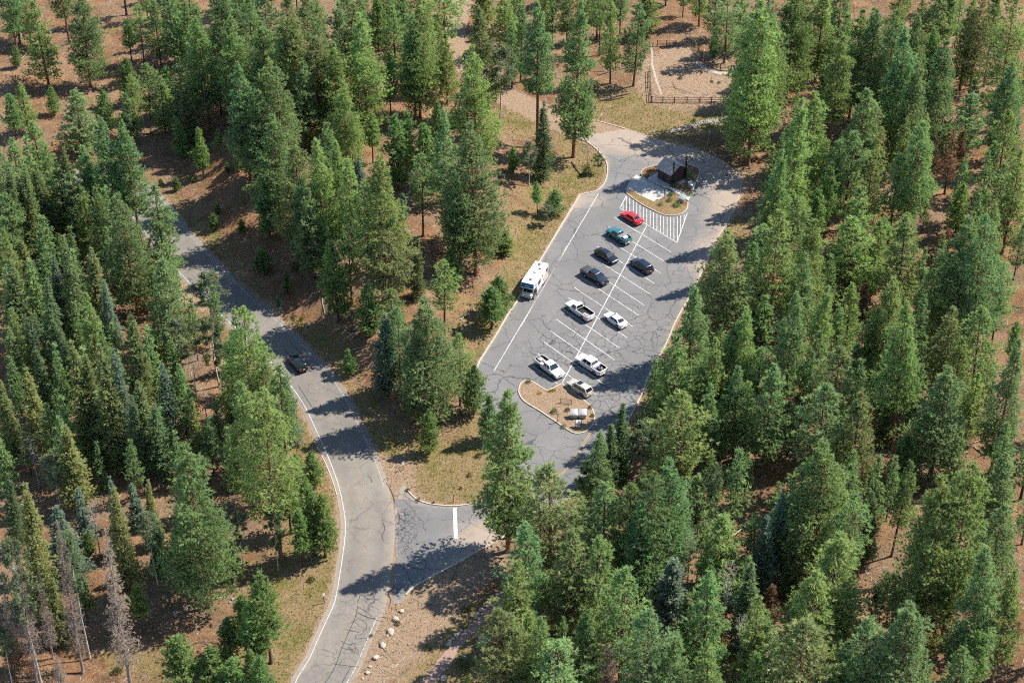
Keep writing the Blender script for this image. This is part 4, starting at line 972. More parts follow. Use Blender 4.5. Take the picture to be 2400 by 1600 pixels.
def wheel(parent, x, y, rad, wid=.24, rim=None):
    side = 1 if y > 0 else -1
    w = empty('wheel', (x, y, rad)); w.parent = parent
    n = 20; mb = MB(); prof = [(rad * .62, -wid / 2), (rad * .93, -wid / 2), (rad, -wid * .36), (rad, wid * .36), (rad * .93, wid / 2), (rad * .62, wid / 2)]
    vs = [(r_ * math.cos(2 * math.pi * k / n), yy, r_ * math.sin(2 * math.pi * k / n)) for k in range(n) for r_, yy in prof]; m = len(prof)
    mb.add(vs, [(k * m + j, k * m + (j + 1) % m, ((k + 1) % n) * m + (j + 1) % m, ((k + 1) % n) * m + j) for k in range(n) for j in range(m)])
    mb.obj('tyre', M['rubber'], w, smooth_sh=True)
    mb = MB(); yo = side * wid * .40
    vs = [(rad * .63 * math.cos(2 * math.pi * k / n), yo, rad * .63 * math.sin(2 * math.pi * k / n)) for k in range(n)] + [(rad * .16 * math.cos(2 * math.pi * k / n), yo + side * .03, rad * .16 * math.sin(2 * math.pi * k / n)) for k in range(n)]
    fs = [(k, (k + 1) % n, n + (k + 1) % n, n + k) for k in range(n) if k % 4 != 3] + [tuple(n + k for k in range(n))]
    mb.add(vs, fs); mb.obj('rim', rim or M['rim'], w)
    MB().add([(rad * .60 * math.cos(2 * math.pi * k / n), side * wid * .2, rad * .60 * math.sin(2 * math.pi * k / n)) for k in range(n)], [tuple(range(n))]).obj('brake_disc', M['black_plastic'], w)
    return w

def interp(x, tab): return float(np.interp(x, [t[0] for t in tab], [t[1] for t in tab]))

def body_shell(L, W, deck, wb0, wb1, rad, clear, bed=None, nose_round=.14):
    """lofted lower body; deck: (x, z) shoulder line; wheels at x = wb0 (rear), wb1 (front); bed = (x0, x1, floor z)"""
    xs = set(np.linspace(-L / 2, L / 2, 25)); Ra = rad + .07
    for wc in (wb0, wb1):
        for a in np.linspace(0, math.pi, 9): xs.add(wc + Ra * math.cos(a))
        xs.add(wc + Ra + .01); xs.add(wc - Ra - .01)
    for x, z in deck: xs.add(x)
    if bed:
        for b in bed[:2]: xs.add(b - .012); xs.add(b + .012)
    xs = sorted(x for x in xs if -L / 2 <= x <= L / 2)
    rows = []
    for x in xs:
        e = max(0, (abs(x) - (L / 2 - .75)) / .75); w = W / 2 * (1 - nose_round * e ** 2.2)
        zs = interp(x, deck); zb = clear + .10 * e ** 2
        for wc in (wb0, wb1):
            if abs(x - wc) <= Ra: zb = max(zb, rad + math.sqrt(max(0, Ra * Ra - (x - wc) ** 2)))
        zb = min(zb, zs - .12); hgt = zs - zb
        if e > .97: zb2, zs2 = zb + hgt * .12, zs - hgt * .10
        else: zb2, zs2 = zb, zs
        if bed and bed[0] <= x <= bed[1]:
            sec = [(0, zb2), (w * .93, zb2), (w, zb2 + .3 * hgt), (w, zb2 + .72 * hgt), (w * .985, zs2), (w - .11, zs2), (w - .11, bed[2]), (0, bed[2])]
        else:
            sec = [(0, zb2), (w * .93, zb2), (w, zb2 + .3 * hgt), (w, zb2 + .70 * hgt), (w * .965, zs2 - .035), (w * .86, zs2 + .01), (w * .45, zs2 + .04), (0, zs2 + .05)]
        rows.append([(x, y, z) for y, z in sec])
    mb = MB(); m = 8
    for s in (1, -1):
        vs = [(x, y * s, z) for row in rows for x, y, z in row]
        fs = [(i * m + j, i * m + j + 1, (i + 1) * m + j + 1, (i + 1) * m + j) for i in range(len(rows) - 1) for j in range(m - 1)]
        fs.append(tuple(range(m))); fs.append(tuple((len(rows) - 1) * m + j for j in range(m)))
        mb.add(vs, fs)
    return mb

def cabin(parent, xa, xb, xc, xd, zb, zt, wb, wt, paint, sides, zb_r=None, roof_glass=False, bevel=.07):
    """greenhouse: windscreen foot xa, roof front xb, roof rear xc, rear glass foot xd (front is +x); sides = list of (u0, u1) glass panes"""
    zr = zb if zb_r is None else zb_r
    c = [(xd, -wb, zr), (xa, -wb, zb), (xa, wb, zb), (xd, wb, zr), (xc, -wt, zt), (xb, -wt, zt), (xb, wt, zt), (xc, wt, zt)]
    MB().hexa(c).obj('cabin', paint, parent, bevel=bevel, seg=3, angle=20)
    def pane(name, a, b, cc, d, u0, u1, v0, v1, off):
        f = lambda u, v: lerp(lerp(a, b, u), lerp(d, cc, u), v)
        q = [Vector(f(u0, v0)), Vector(f(u1, v0)), Vector(f(u1, v1)), Vector(f(u0, v1))]; n = (q[1] - q[0]).cross(q[3] - q[0]).normalized()
        if n.dot(Vector(off)) < 0: n = -n
        o = [p + n * .014 for p in q]; mb = MB(); mb.hexa([*(p - n * .01 for p in q), *o]); mb.obj(name, M['glass'], parent)
    pane('windscreen', c[1], c[2], c[6], c[5], .06, .94, .08, .93, (1, 0, .5))
    pane('rear_window', c[0], c[3], c[7], c[4], .10, .90, .14, .90, (-1, 0, .5))
    for i0, i1, j1, j0, o in ((0, 1, 5, 4, (0, -1, 0)), (3, 2, 6, 7, (0, 1, 0))):
        for u0, u1 in sides: pane('side_window', c[i0], c[i1], c[j1], c[j0], u0, u1, .14, .86, o)
    if roof_glass:
        f = lambda u, v: (xc + (xb - xc) * u, -wt + 2 * wt * v, zt + .006)
        MB().hexa([f(.58, .16), f(.92, .16), f(.92, .84), f(.58, .84)] + [tuple(np.add(f(u, v), (0, 0, .012))) for u, v in ((.58, .16), (.92, .16), (.92, .84), (.58, .84))]).obj('sunroof', M['glass'], parent)
    for s in (-1, 1):
        MB().box(xa - .38, xa - .22, s * (wb + .02) - .0, s * (wb + .19), zb + .04, zb + .19).obj('mirror', paint, parent, bevel=.03)

def lamps(parent, L, W, zf, zr, rear_tall=False, grille=True, gz=None, bumper=None):
    x = L / 2
    for s in (-1, 1):
        MB().box(x - .30, x - .015, s * W * .31 - .15, s * W * .31 + .15, zf - .07, zf + .07).obj('headlight', M['lamp'], parent, bevel=.03)
        if rear_tall: MB().box(-x - .012, -x + .10, s * W * .44 - .07, s * W * .44 + .07, zr - .2, zr + .16).obj('taillight', M['red_lamp'], parent, bevel=.02)
        else: MB().box(-x - .006, -x + .22, s * W * .33 - .19, s * W * .33 + .19, zr - .06, zr + .06).obj('taillight', M['red_lamp'], parent, bevel=.03)
    if grille: MB().box(x - .10, x + .012, -W * .2, W * .2, zf - .22, zf - .02).obj('grille', M['black_plastic'], parent, bevel=.02)
    if bumper:
        MB().box(-x - .10, -x + .08, -W * .45, W * .45, .48, .66).obj('rear_bumper', bumper, parent, bevel=.03)
        MB().box(x - .10, x + .09, -W * .44, W * .44, .42, .64).obj('front_bumper', bumper, parent, bevel=.04)
    MB().box(-x - .03 - (.09 if bumper else 0), -x + .02, -.16, .16, .60 if bumper else zr - .24, .74 if bumper else zr - .10).obj('number_plate', M['plate'], parent)

def place(near_front, near_rear, W, side):
    """wheel contact points of the visible side -> centre of the wheelbase, heading, wheelbase"""
    a, b = flat(np.array([near_front[0]]), np.array([near_front[1]]))[0], flat(np.array([near_rear[0]]), np.array([near_rear[1]]))[0]
    d = a - b; wb = np.hypot(*d); d /= wb; n = np.array([-d[1], d[0]]) * side                     # side +1: centre lies to the left of travel
    return (a + b) / 2 + n * (W / 2 - .14), math.atan2(d[1], d[0]), wb

def vehicle(name, label, cat, nf, nr, side, W, z=.036, group='vehicles parked in the stalls', wb=None):
    c, hd, w = place(nf, nr, W, side)
    e = empty(name, (c[0], c[1], z), hd); tag(e, label, cat, group); return e

def make_sedan(e, paint, L=4.6, W=1.82, H=1.44, wb=2.7, hatch=None, spoiler=False, roof_glass=False):
    rad = .33; xr, xf = -wb / 2, wb / 2; fo = (L - wb) * .47; cx = (xf + fo + xr - (L - wb - fo)) / 2
    e2 = e; s = -cx
    deck = [(-L / 2, .86), (-L / 2 + .12, .98), (-L / 2 + .62, 1.0), (0, .98), (L / 2 - 1.25, .93), (L / 2 - .55, .84), (L / 2 - .1, .72), (L / 2, .66)]
    body_shell(L, W, deck, xr + s, xf + s, rad, .22).obj('body', paint, e2, smooth_sh=True)
    cabin(e2, L / 2 - 1.22, L / 2 - 1.98, -L / 2 + 1.42, -L / 2 + .62, .94, H, W * .445, W * .335, paint, [(.10, .46), (.50, .86)], .99, roof_glass, .09)
    lamps(e2, L, W, .68, .86)
    for x in (xr + s, xf + s):
        for y in (-W / 2 + .13, W / 2 - .13): wheel(e2, x, y, rad)
    if spoiler: MB().box(-L / 2 + .02, -L / 2 + .16, -W * .36, W * .36, 1.03, 1.06).obj('spoiler', paint, e2, bevel=.01)
    MB().box(-L / 2 + .95, -L / 2 + 1.1, -.02, .02, H - .02, H + .08).obj('antenna', paint, e2)

def make_suv(e, paint, L=4.75, W=1.88, H=1.68, wb=2.75, rails=None, roof_glass=True, lower=None):
    rad = .36; xr, xf = -wb / 2, wb / 2; fo = (L - wb) * .46; s = -(xf + fo + xr - (L - wb - fo)) / 2
    deck = [(-L / 2, .95), (-L / 2 + .1, 1.06), (0, 1.04), (L / 2 - 1.2, 1.02), (L / 2 - .5, .95), (L / 2 - .1, .82), (L / 2, .72)]
    body_shell(L, W, deck, xr + s, xf + s, rad, .26).obj('body', paint, e, smooth_sh=True)
    cabin(e, L / 2 - 1.15, L / 2 - 1.85, -L / 2 + .52, -L / 2 + .10, 1.01, H, W * .455, W * .36, paint, [(.06, .32), (.35, .62), (.65, .88)], 1.04, roof_glass, .09)
    lamps(e, L, W, .78, 1.0)
    if rails:
        for y in (-W * .33, W * .33): MB().tube([(-L / 2 + .8, y, H + .02), (-L / 2 + .95, y, H + .07), (L / 2 - 2.2, y, H + .07), (L / 2 - 2.05, y, H + .02)], .022, 6).obj('roof_rail', rails, e)
    for x in (xr + s, xf + s):
        for y in (-W / 2 + .14, W / 2 - .14): wheel(e, x, y, rad)
    if lower: MB().box(-L / 2 + 1.05, L / 2 - 1.15, -W / 2 - .012, W / 2 + .012, .27, .40).obj('sill', lower, e, bevel=.01)

def make_pickup(e, paint, L=5.8, W=2.0, H=1.9, wb=3.6, cab=1.9, hood=1.45, bumper=None, cover=None, liner=None, panes=((.08, .46), (.52, .88)), lower=None, bedlen=None):
    rad = .39; xr, xf = -wb / 2, wb / 2; fo = min(.95, (L - wb) * .43); s = -(xf + fo + xr - (L - wb - fo)) / 2
    xw = L / 2 - hood; xcab = xw - cab - .55; b0, b1 = -L / 2 + .09, xcab - .06; rail = 1.30
    deck = [(-L / 2, rail - .02), (-L / 2 + .05, rail), (b1, rail), (xcab, 1.24), (xw, 1.20), (L / 2 - .6, 1.12), (L / 2 - .12, 1.04), (L / 2, .92)]
    body_shell(L, W, deck, xr + s, xf + s, rad, .42, (b0, b1, .86), .10).obj('body', paint, e, smooth_sh=True)
    cabin(e, xw + .05, xw - .62, xcab + .10, xcab, 1.19, H, W * .455, W * .365, paint, panes, 1.22, False, .08)
    lamps(e, L, W, .92, 1.06, True, bumper=bumper or M['chrome'])
    lin = liner or M['black_plastic']
    mb = MB(); y = W / 2 - .12; z0, z1 = .868, rail - .03
    mb.box(b0 + .03, b1 - .03, -y + .02, y - .02, z0, z0 + .015)
    for yy in (-y, y): mb.box(b0 + .03, b1 - .03, min(yy, yy * .985), max(yy, yy * .985), z0, z1)
    mb.box(b0 + .02, b0 + .04, -y, y, z0, z1); mb.box(b1 - .04, b1 - .02, -y, y, z0, z1)
    for yy in (-1, 1): mb.box(xr + s - .4, xr + s + .4, min(yy * y, yy * (y - .2)), max(yy * y, yy * (y - .2)), z0, z0 + .22)
    mb.obj('bed_liner', lin, e)
    if cover: MB().box(b0 - .02 + (0 if cover[1] == 1 else (b1 - b0) * (1 - cover[1])), b1 + .02, -W / 2 + .06, W / 2 - .06, rail + .005, rail + .05).obj('bed_cover', cover[0], e, bevel=.015)
    MB().box(-L / 2 - .014, -L / 2 + .03, -W * .37, W * .37, .78, rail - .03).obj('tailgate', paint, e, bevel=.02)
    for yy in (-1, 1):
        for k in range(2 if cab > 1.2 else 1): MB().box(xcab + .35 + k * .85, xcab + .52 + k * .85, min(yy * W / 2 * .985, yy * (W / 2 + .02)), max(yy * W / 2 * .985, yy * (W / 2 + .02)), 1.08, 1.12).obj('door_handle', M['black_plastic'], e)
    if lower: MB().box(-L / 2 + .3, L / 2 - .3, -W / 2 - .01, W / 2 + .01, .46, .56).obj('side_trim', lower, e, bevel=.01)
    for x in (xr + s, xf + s):
        for yy in (-W / 2 + .15, W / 2 - .15): wheel(e, x, yy, rad, .27)
    return b0, b1, rail

WHITE = (.70, .70, .69)
pt = {k: car_paint(k, *v) for k, v in dict(white=(WHITE, 0.0, .35), white2=((.66, .66, .64), 0.0, .4), red=((.55, .012, .014), .1, .3), teal=((.02, .16, .18), .15, .35), black=((.012, .014, .017), .3, .25),
      navy=((.018, .026, .042), .4, .3), charcoal=((.028, .036, .050), .4, .32), silver=((.5, .5, .48), .2, .35), champagne=((.50, .46, .38), .15, .38), road=((.008, .018, .020), .4, .25)).items()}

e = vehicle('red_sedan', 'glossy red sedan parked beside the white hatching', 'car', (1459.7, 512), (1486.5, 528.5), -1, 1.82)
make_sedan(e, pt['red'], 4.65, 1.82, 1.40, 2.72)
e = vehicle('pickup_truck', 'teal pickup with half-open bed cover, second from the toilet building', 'pickup truck', (1429, 556), (1455.2, 572.5), -1, 1.9)
b0, b1, rl = make_pickup(e, pt['teal'], 5.2, 1.88, 1.78, 3.05, 1.25, 1.30, M['chrome'], (simple('grey_cover', (.17, .18, .19), .6), .42), None, ((.10, .48), (.56, .88)))
TEAL = e
e = vehicle('black_sedan', 'black sedan facing the centre line, between teal and charcoal pickups', 'car', (1427.8, 619), (1399, 601), 1, 1.86)
make_sedan(e, pt['black'], 4.85, 1.86, 1.46, 2.85, roof_glass=True)
e = vehicle('estate_car', 'dark blue-black estate car with long roof rails, alone on the far row', 'car', (1482, 624.8), (1508.8, 643.3), -1, 1.88)
make_suv(e, pt['navy'], 4.85, 1.88, 1.66, 2.76, M['black_plastic'])
e = vehicle('pickup_truck', 'charcoal crew-cab pickup with closed bed cover', 'pickup truck', (1400.8, 668.8), (1370, 650.7), 1, 1.95)
make_pickup(e, pt['charcoal'], 5.45, 1.92, 1.85, 3.25, 1.75, 1.25, M['black_plastic'], (simple('dark_cover', (.045, .052, .055), .5), 1), None, ((.06, .44), (.50, .88)))
e = vehicle('pickup_truck', 'white regular-cab pickup with long empty dark bed', 'pickup truck', (1334, 729.3), (1365.6, 751), -1, 2.02)
SIL = e; make_pickup(e, pt['white'], 5.85, 2.02, 1.90, 3.55, .95, 1.45, M['chrome'], None, None, ((.14, .84),))
e = vehicle('white_sedan', 'white sedan with sloping rear window, across from the regular-cab pickup', 'car', (1422, 751.7), (1447, 769.2), -1, 1.82)
make_sedan(e, pt['white'], 4.7, 1.82, 1.42, 2.72)
e = vehicle('pickup_truck', 'white extended-cab pickup with cluttered bed, beside the sandy island', 'pickup truck', (1295.5, 887.2), (1260.2, 860.8), 1, 1.98)
OLD = e; ob0, ob1, orl = make_pickup(e, pt['white2'], 5.75, 1.98, 1.88, 3.6, 1.45, 1.45, M['chrome'], None, None, ((.10, .40), (.48, .88)), M['black_plastic'])
e = vehicle('pickup_truck', 'white crew-cab pickup with blue bag and firewood in its bed', 'pickup truck', (1358, 856.6), (1393.7, 879.5), -1, 2.03)
TUN = e; tb0, tb1, trl = make_pickup(e, pt['white'], 5.95, 2.03, 1.95, 3.70, 1.85, 1.45, M['chrome'], None, None, ((.07, .46), (.50, .88)))
e = vehicle('crossover_car', 'silver and champagne crossover parked against the sandy island kerb', 'car', (1336.7, 912.3), (1364, 929.7), -1, 1.88)
make_suv(e, pt['champagne'], 4.75, 1.88, 1.68, 2.74, M['chrome'])
e = vehicle('hatchback_car', 'dark green-black hatchback driving up the shaded main road', 'car', (679, 852), (698, 873), -1, 1.82, z=.024, group='vehicles on the main road')
make_suv(e, pt['road'], 4.5, 1.82, 1.52, 2.65, None)

# loads lying in the pickup beds
def in_bed(root, x, y, z):
    return Matrix.Translation(root.location) @ Matrix.Rotation(root.rotation_euler.z, 4, 'Z') @ Vector((x, y, z))
def load(name, root, x, y, z, build, label, cat):
    p = in_bed(root, x, y, z); o = build(); o.name = name; o.location = p; o.rotation_euler = (0, 0, root.rotation_euler.z + random.uniform(-.2, .2)); tag(o, label, cat); return o
def soft_bag(name, col, sx, sy, sz):
    bm = bmesh.new(); bmesh.ops.create_icosphere(bm, subdivisions=3, radius=1)
    for v in bm.verts:
        n = .12 * math.sin(v.co.x * 5 + 1) * math.cos(v.co.y * 4) + .08 * math.sin(v.co.z * 7)
        v.co = Vector((v.co.x * sx, v.co.y * sy, max(v.co.z, -.55) * sz + .55 * sz)) * (1 + n)
    me = bpy.data.meshes.new(name); bm.to_mesh(me); bm.free(); me.polygons.foreach_set('use_smooth', [True] * len(me.polygons))
    return mk(name, me, None, simple(name + '_cloth', col, .7, var=.2))
def rootbox(name, dims, mat, bevel=.02, lid=None):
    mb = MB().box(-dims[0] / 2, dims[0] / 2, -dims[1] / 2, dims[1] / 2, 0, dims[2]); o = mb.obj(name, mat, None, bevel=bevel)
    if lid: MB().box(-dims[0] / 2 - .01, dims[0] / 2 + .01, -dims[1] / 2 - .01, dims[1] / 2 + .01, dims[2] + .003, dims[2] + .05).obj('lid', lid, o, bevel=.01)
    return o
load('blue_bag', TUN, tb0 + .95, .25, .885, lambda: soft_bag('blue_bag', (.01, .06, .42), .22, .22, .42), 'bright blue bag standing in the crew-cab pickup bed', 'bag')
load('tool_box', TUN, tb1 - .30, 0, .885, lambda: rootbox('tool_box', (.45, 1.5, .45), simple('grey_box', (.5, .5, .5), .4), .02, M['white_paint']), 'pale tool chest across the crew-cab pickup bed', 'tool box')
fw = empty('firewood_pile', in_bed(TUN, tb0 + .62, -.25, .885), TUN.rotation_euler.z); tag(fw, 'heap of reddish split logs in the crew-cab pickup bed', 'firewood')
logm = wood_material('split_log', (.38, .17, .11))
for k in range(14):
    a = random.uniform(0, 3.14); c = Vector((random.uniform(-.25, .35), random.uniform(-.35, .35), .07 + .09 * (k // 5))); d = Vector((math.cos(a), math.sin(a), random.uniform(-.15, .2))) * .2
    MB().tube([c - d, c + d], random.uniform(.05, .075), 6).obj('split_log', logm, fw)
load('cool_box', TEAL, -2.6 + .95, -.05, .885, lambda: rootbox('cool_box', (.55, .9, .38), M['white_paint'], .05, M['white_paint']), 'white cool box in the teal pickup bed', 'cool box')
load('dog_crate', OLD, ob0 + .75, -.15, .885, lambda: rootbox('dog_crate', (.9, .75, .42), simple('crate_grey', (.30, .29, .27), .6), .03, M['sign_back']), 'grey crate at the back of the cluttered pickup bed', 'crate')
load('white_bucket', OLD, ob0 + 1.45, .1, .885, lambda: MB().tube([(0, 0, 0), (0, 0, .38)], [.14, .17], 14).obj('white_bucket', M['white_paint'], None), 'white bucket in the cluttered pickup bed', 'bucket')
load('plywood_board', OLD, ob0 + 1.35, -.5, .90, lambda: MB().box(-.5, .5, -.3, .3, .1, .14).obj('plywood_board', simple('board', (.55, .47, .38), .8, var=.1), None), 'pale board lying in the cluttered pickup bed', 'board')
load('folded_tarp', SIL, -1.75, .1, .885, lambda: MB().box(-.6, .6, -.25, .25, 0, .02).obj('folded_tarp', simple('tan_tarp', (.34, .29, .26), .9, var=.15), None), 'flat tan tarp on the long dark pickup bed', 'tarp')

# motorhome
c, hd, w = place((1248.5, 703.7), (1275.7, 663), 2.35, -1)
rv = empty('motorhome', (c[0], c[1], .036), hd); tag(rv, 'white cab-over motorhome with blue front, parked along the kerb', 'motorhome')
wbr = max(3.6, min(4.4, w)); xr, xf = -wbr / 2, wbr / 2; BL0 = xr - 2.1; BL1 = xf - .95; Wd = 2.40
wh = simple('rv_white', (.78, .77, .74), .45, coat=.3, var=.04)
mb = MB(); y = Wd / 2
prof = [(BL0, .55), (BL1, .55), (BL1, 1.95), (xf + .45, 2.02), (xf + .62, 2.35), (xf + .28, 3.05), (xf - .1, 3.16), (BL0 + .05, 3.16), (BL0, 3.05)]
vs = [(x, -y, z) for x, z in prof] + [(x, y, z) for x, z in prof]; n = len(prof)
mb.add(vs, [tuple(range(n))[::-1], tuple(range(n, 2 * n))] + [(i, (i + 1) % n, n + (i + 1) % n, n + i) for i in range(n)])
mb.obj('coach_body', wh, rv, bevel=.05)
deck = [(-1.6, 1.2), (-.35, 1.22), (.55, 1.12), (.95, 1.0), (1.05, .9)]
nose = body_shell(2.1, 2.0, [(-1.05, 1.25), (0, 1.22), (.75, 1.10), (.98, .98), (1.05, .88)], -9, .22, .40, .45); nose.v = [(x + xf - .22, yy, z) for x, yy, z in nose.v]
nose.obj('cab_nose', simple('rv_nose', (.62, .63, .64), .35, metal=.2, coat=.8), rv, smooth_sh=True)
cab = [(BL1, -.98, 1.2), (xf + .25, -.98, 1.2), (xf + .25, .98, 1.2), (BL1, .98, 1.2), (BL1, -.93, 1.96), (xf - .2, -.9, 1.96), (xf - .2, .9, 1.96), (BL1, .93, 1.96)]
MB().hexa(cab).obj('cab', wh, rv, bevel=.05)
MB().hexa([(xf + .27, -.86, 1.25), (xf + .30, -.86, 1.25), (xf + .30, .86, 1.25), (xf + .27, .86, 1.25), (xf - .13, -.80, 1.92), (xf - .10, -.80, 1.92), (xf - .10, .80, 1.92), (xf - .13, .80, 1.92)]).obj('windscreen', M['glass'], rv)
blue = simple('rv_blue', (.012, .17, .42), .3, coat=.5); dblue = simple('rv_dark_blue', (.008, .03, .10), .3, coat=.5)
def slab(name, pts, nrm_, mat, th=.012):
    v = [Vector(p) for p in pts]; nn = Vector(nrm_).normalized(); MB().hexa([*(p + nn * .002 for p in v), *(p + nn * th for p in v)] if len(v) == 4 else []).obj(name, mat, rv)
fn = (.9, 0, .43); P0, P1 = (xf + .62, 2.35), (xf + .28, 3.05)
pf = lambda t, yy: (P0[0] + (P1[0] - P0[0]) * t, yy, P0[1] + (P1[1] - P0[1]) * t)
slab('front_graphic', [pf(.22, -1.1), pf(.22, 1.1), pf(.93, 1.1), pf(.93, -1.1)], fn, blue)
slab('front_band', [pf(-.0, -1.12), pf(-.0, 1.12), pf(.21, 1.12), pf(.21, -1.12)], fn, dblue)
slab('front_lettering', [pf(.28, -.42), pf(.28, .42), pf(.38, .42), pf(.38, -.42)], fn, M['white_paint'], .02)
slab('front_emblem', [pf(.14, -.25), pf(.14, .25), pf(.26, .25), pf(.26, -.25)], fn, simple('rv_amber', (.55, .25, .03), .5), .026)
orange = simple('rv_orange', (.62, .13, .03), .4)
for s in (-1, 1):
    yy = s * (y + .004); nn = (0, s, 0)
    def sp(pts, name, mat, th=.012): slab(name, [(x, yy, z) for x, z in pts], nn, mat, th)
    sp([(BL0 + .10, 1.15), (BL0 + 2.3, .95), (BL0 + 2.45, 1.55), (BL0 + .10, 1.85)], 'side_graphic', orange)
    for k in range(4): sp([(BL0 + .35 + k * .48, 1.30 - k * .03), (BL0 + .65 + k * .48, 1.28 - k * .03), (BL0 + .68 + k * .48, 1.52 - k * .03), (BL0 + .38 + k * .48, 1.54 - k * .03)], 'side_lettering', M['white_paint'], .02)
    sp([(BL0 + .25, 2.0), (BL0 + 1.25, 2.0), (BL0 + 1.25, 2.65), (BL0 + .25, 2.65)], 'coach_window', M['glass'], .02)
    sp([(xf - 2.7, 1.65), (xf - 1.55, 1.65), (xf - 1.55, 2.5), (xf - 2.7, 2.5)], 'coach_window', M['glass'], .02)
    sp([(BL0 + 2.6, 2.1), (BL0 + 2.95, 2.1), (BL0 + 2.95, 2.6), (BL0 + 2.6, 2.6)], 'coach_window', M['glass'], .02)
    sp([(xf - .65, 2.35), (xf - .25, 2.35), (xf - .25, 2.75), (xf - .65, 2.75)], 'coach_window', M['glass'], .02)
    MB().hexa([(xf - .75, s * .985, 1.28), (xf + .05, s * .985, 1.28), (xf + .05, s * 1.0, 1.28), (xf - .75, s * 1.0, 1.28), (xf - .75, s * .945, 1.86), (xf - .2, s * .935, 1.86), (xf - .2, s * .955, 1.86), (xf - .75, s * .965, 1.86)]).obj('side_window', M['glass'], rv)
    MB().box(xf - .02, xf + .16, s * 1.12 - .1, s * 1.12 + .1, 1.35, 1.68).obj('mirror', M['black_plastic'], rv, bevel=.03)
door = MB().box(0, 1.05, -.03, .03, .60, 1.25); dr = door.obj('cab_door', wh, rv, bevel=.015)
dr.location = (xf - .78, y - .22, 0); dr.rotation_euler = (0, 0, R(38)); dr.location.y = y - .22
MB().box(.08, .85, -.02, .02, 1.26, 1.80).obj('door_window', M['glass'], dr)
for (x, yy) in ((BL0 + .9, -.15), (BL0 + 2.15, .45), (xf - .75, .1)):
    v = MB().box(x - .22, x + .22, yy - .22, yy + .22, 3.165, 3.28).obj('roof_vent', simple('smoked_vent', (.07, .075, .08), .3), rv, bevel=.03)
MB().hexa([(BL0 + 2.9, -.35, 3.165), (BL0 + 3.75, -.35, 3.165), (BL0 + 3.75, .35, 3.165), (BL0 + 2.9, .35, 3.165), (BL0 + 3.0, -.28, 3.42), (BL0 + 3.6, -.28, 3.42), (BL0 + 3.6, .28, 3.42), (BL0 + 3.0, .28, 3.42)]).obj('air_conditioner', M['white_paint'], rv, bevel=.04)
MB().box(BL0 + 2.45, BL0 + 2.55, -.15, .35, 3.165, 3.21).obj('roof_cover', M['sign_back'], rv)
MB().tube([(BL0 + 2.4, -.75, 3.16), (BL0 + 2.4, -.75, 3.30), (BL0 + 2.6, -.55, 3.34)], .03, 6).obj('roof_antenna', M['sign_back'], rv)
for s in (-1, 1):
    wheel(rv, xr, s * (y - .2), .40, .34); wheel(rv, xf, s * .86, .40, .26)
    MB().box(xf + .70, xf + .87, s * .70 - .16, s * .70 + .16, .82, 1.02).obj('headlight', M['lamp'], rv, bevel=.03)
    MB().box(BL0 - .012, BL0 + .02, s * 1.05 - .07, s * 1.05 + .07, .75, 1.1).obj('taillight', M['red_lamp'], rv)
MB().box(xf + .72, xf + .895, -.5, .5, .72, 1.0).obj('grille', M['chrome'], rv, bevel=.02)
MB().box(xf + .70, xf + .96, -1.0, 1.0, .46, .66).obj('front_bumper', M['chrome'], rv, bevel=.04)
MB().box(xf + .95, xf + .98, -.16, .16, .52, .66).obj('number_plate', M['plate'], rv)
MB().box(BL0 - .1, BL0 + .1, -1.1, 1.1, .42, .58).obj('rear_bumper', M['white_paint'], rv, bevel=.03)

# ------------------------------------------------------------------ toilet building
A_, B_, C_ = [flat(np.array([p[0]]), np.array([p[1]]), .17)[0] for p in ((1544.4, 418.5), (1571, 433), (1606.4, 416))]
u = A_ - B_; lu = np.hypot(*u); u /= lu; v = np.array([u[1], -u[0]])
if v @ (C_ - B_) < 0: v = -v
lv = abs((C_ - B_) @ v); lu = max(lu, 3.3)
bld = empty('toilet_building', (B_[0], B_[1], .165), math.atan2(u[1], u[0])); tag(bld, 'small dark brown toilet building with gabled roof and two vent pipes', 'building')
sg = 1 if (np.array([-u[1], u[0]]) @ v) > 0 else -1          # local +y points along v when sg = 1
yv = lambda t: sg * t
brown = simple('brown_block', (.085, .050, .045), .85, var=.25, vscale=2.5); eave, ridge = 2.35, 3.45
mb = MB(); ymid = yv(lv / 2)
prof = [(yv(0), 0), (yv(lv), 0), (yv(lv), eave), (ymid, ridge), (yv(0), eave)]
mb.add([(0, a, b) for a, b in prof] + [(lu, a, b) for a, b in prof], [(0, 1, 2, 3, 4), (9, 8, 7, 6, 5)] + [(i, (i + 1) % 5, 5 + (i + 1) % 5, 5 + i) for i in range(5)])
mb.obj('wall', brown, bld)
rm, nt, b_ = new_mat('ribbed_roof'); tc = N(nt, 'TexCoord'); wv = N(nt, 'TexWave', bands_direction='X'); wv.inputs['Scale'].default_value = 1.6; wv.inputs['Distortion'].default_value = 1.0
nt.links.new(tc.outputs['Object'], wv.inputs['Vector']); nn_ = noise(nt, 2.0, 5, .7, tc.outputs['Object'])
nt.links.new(mixc(nt, ramp(nt, nn_, [(.35, 0.0), (.7, .7)]), (.52, .43, .37), (.36, .30, .26)), b_.inputs['Base Color']); b_.inputs['Roughness'].default_value = .8; bump(nt, b_, wv.outputs['Fac'], .5, .05)
sl_ = (ridge - eave) / (lv / 2); oh = .38; roof = empty('roof'); roof.parent = bld
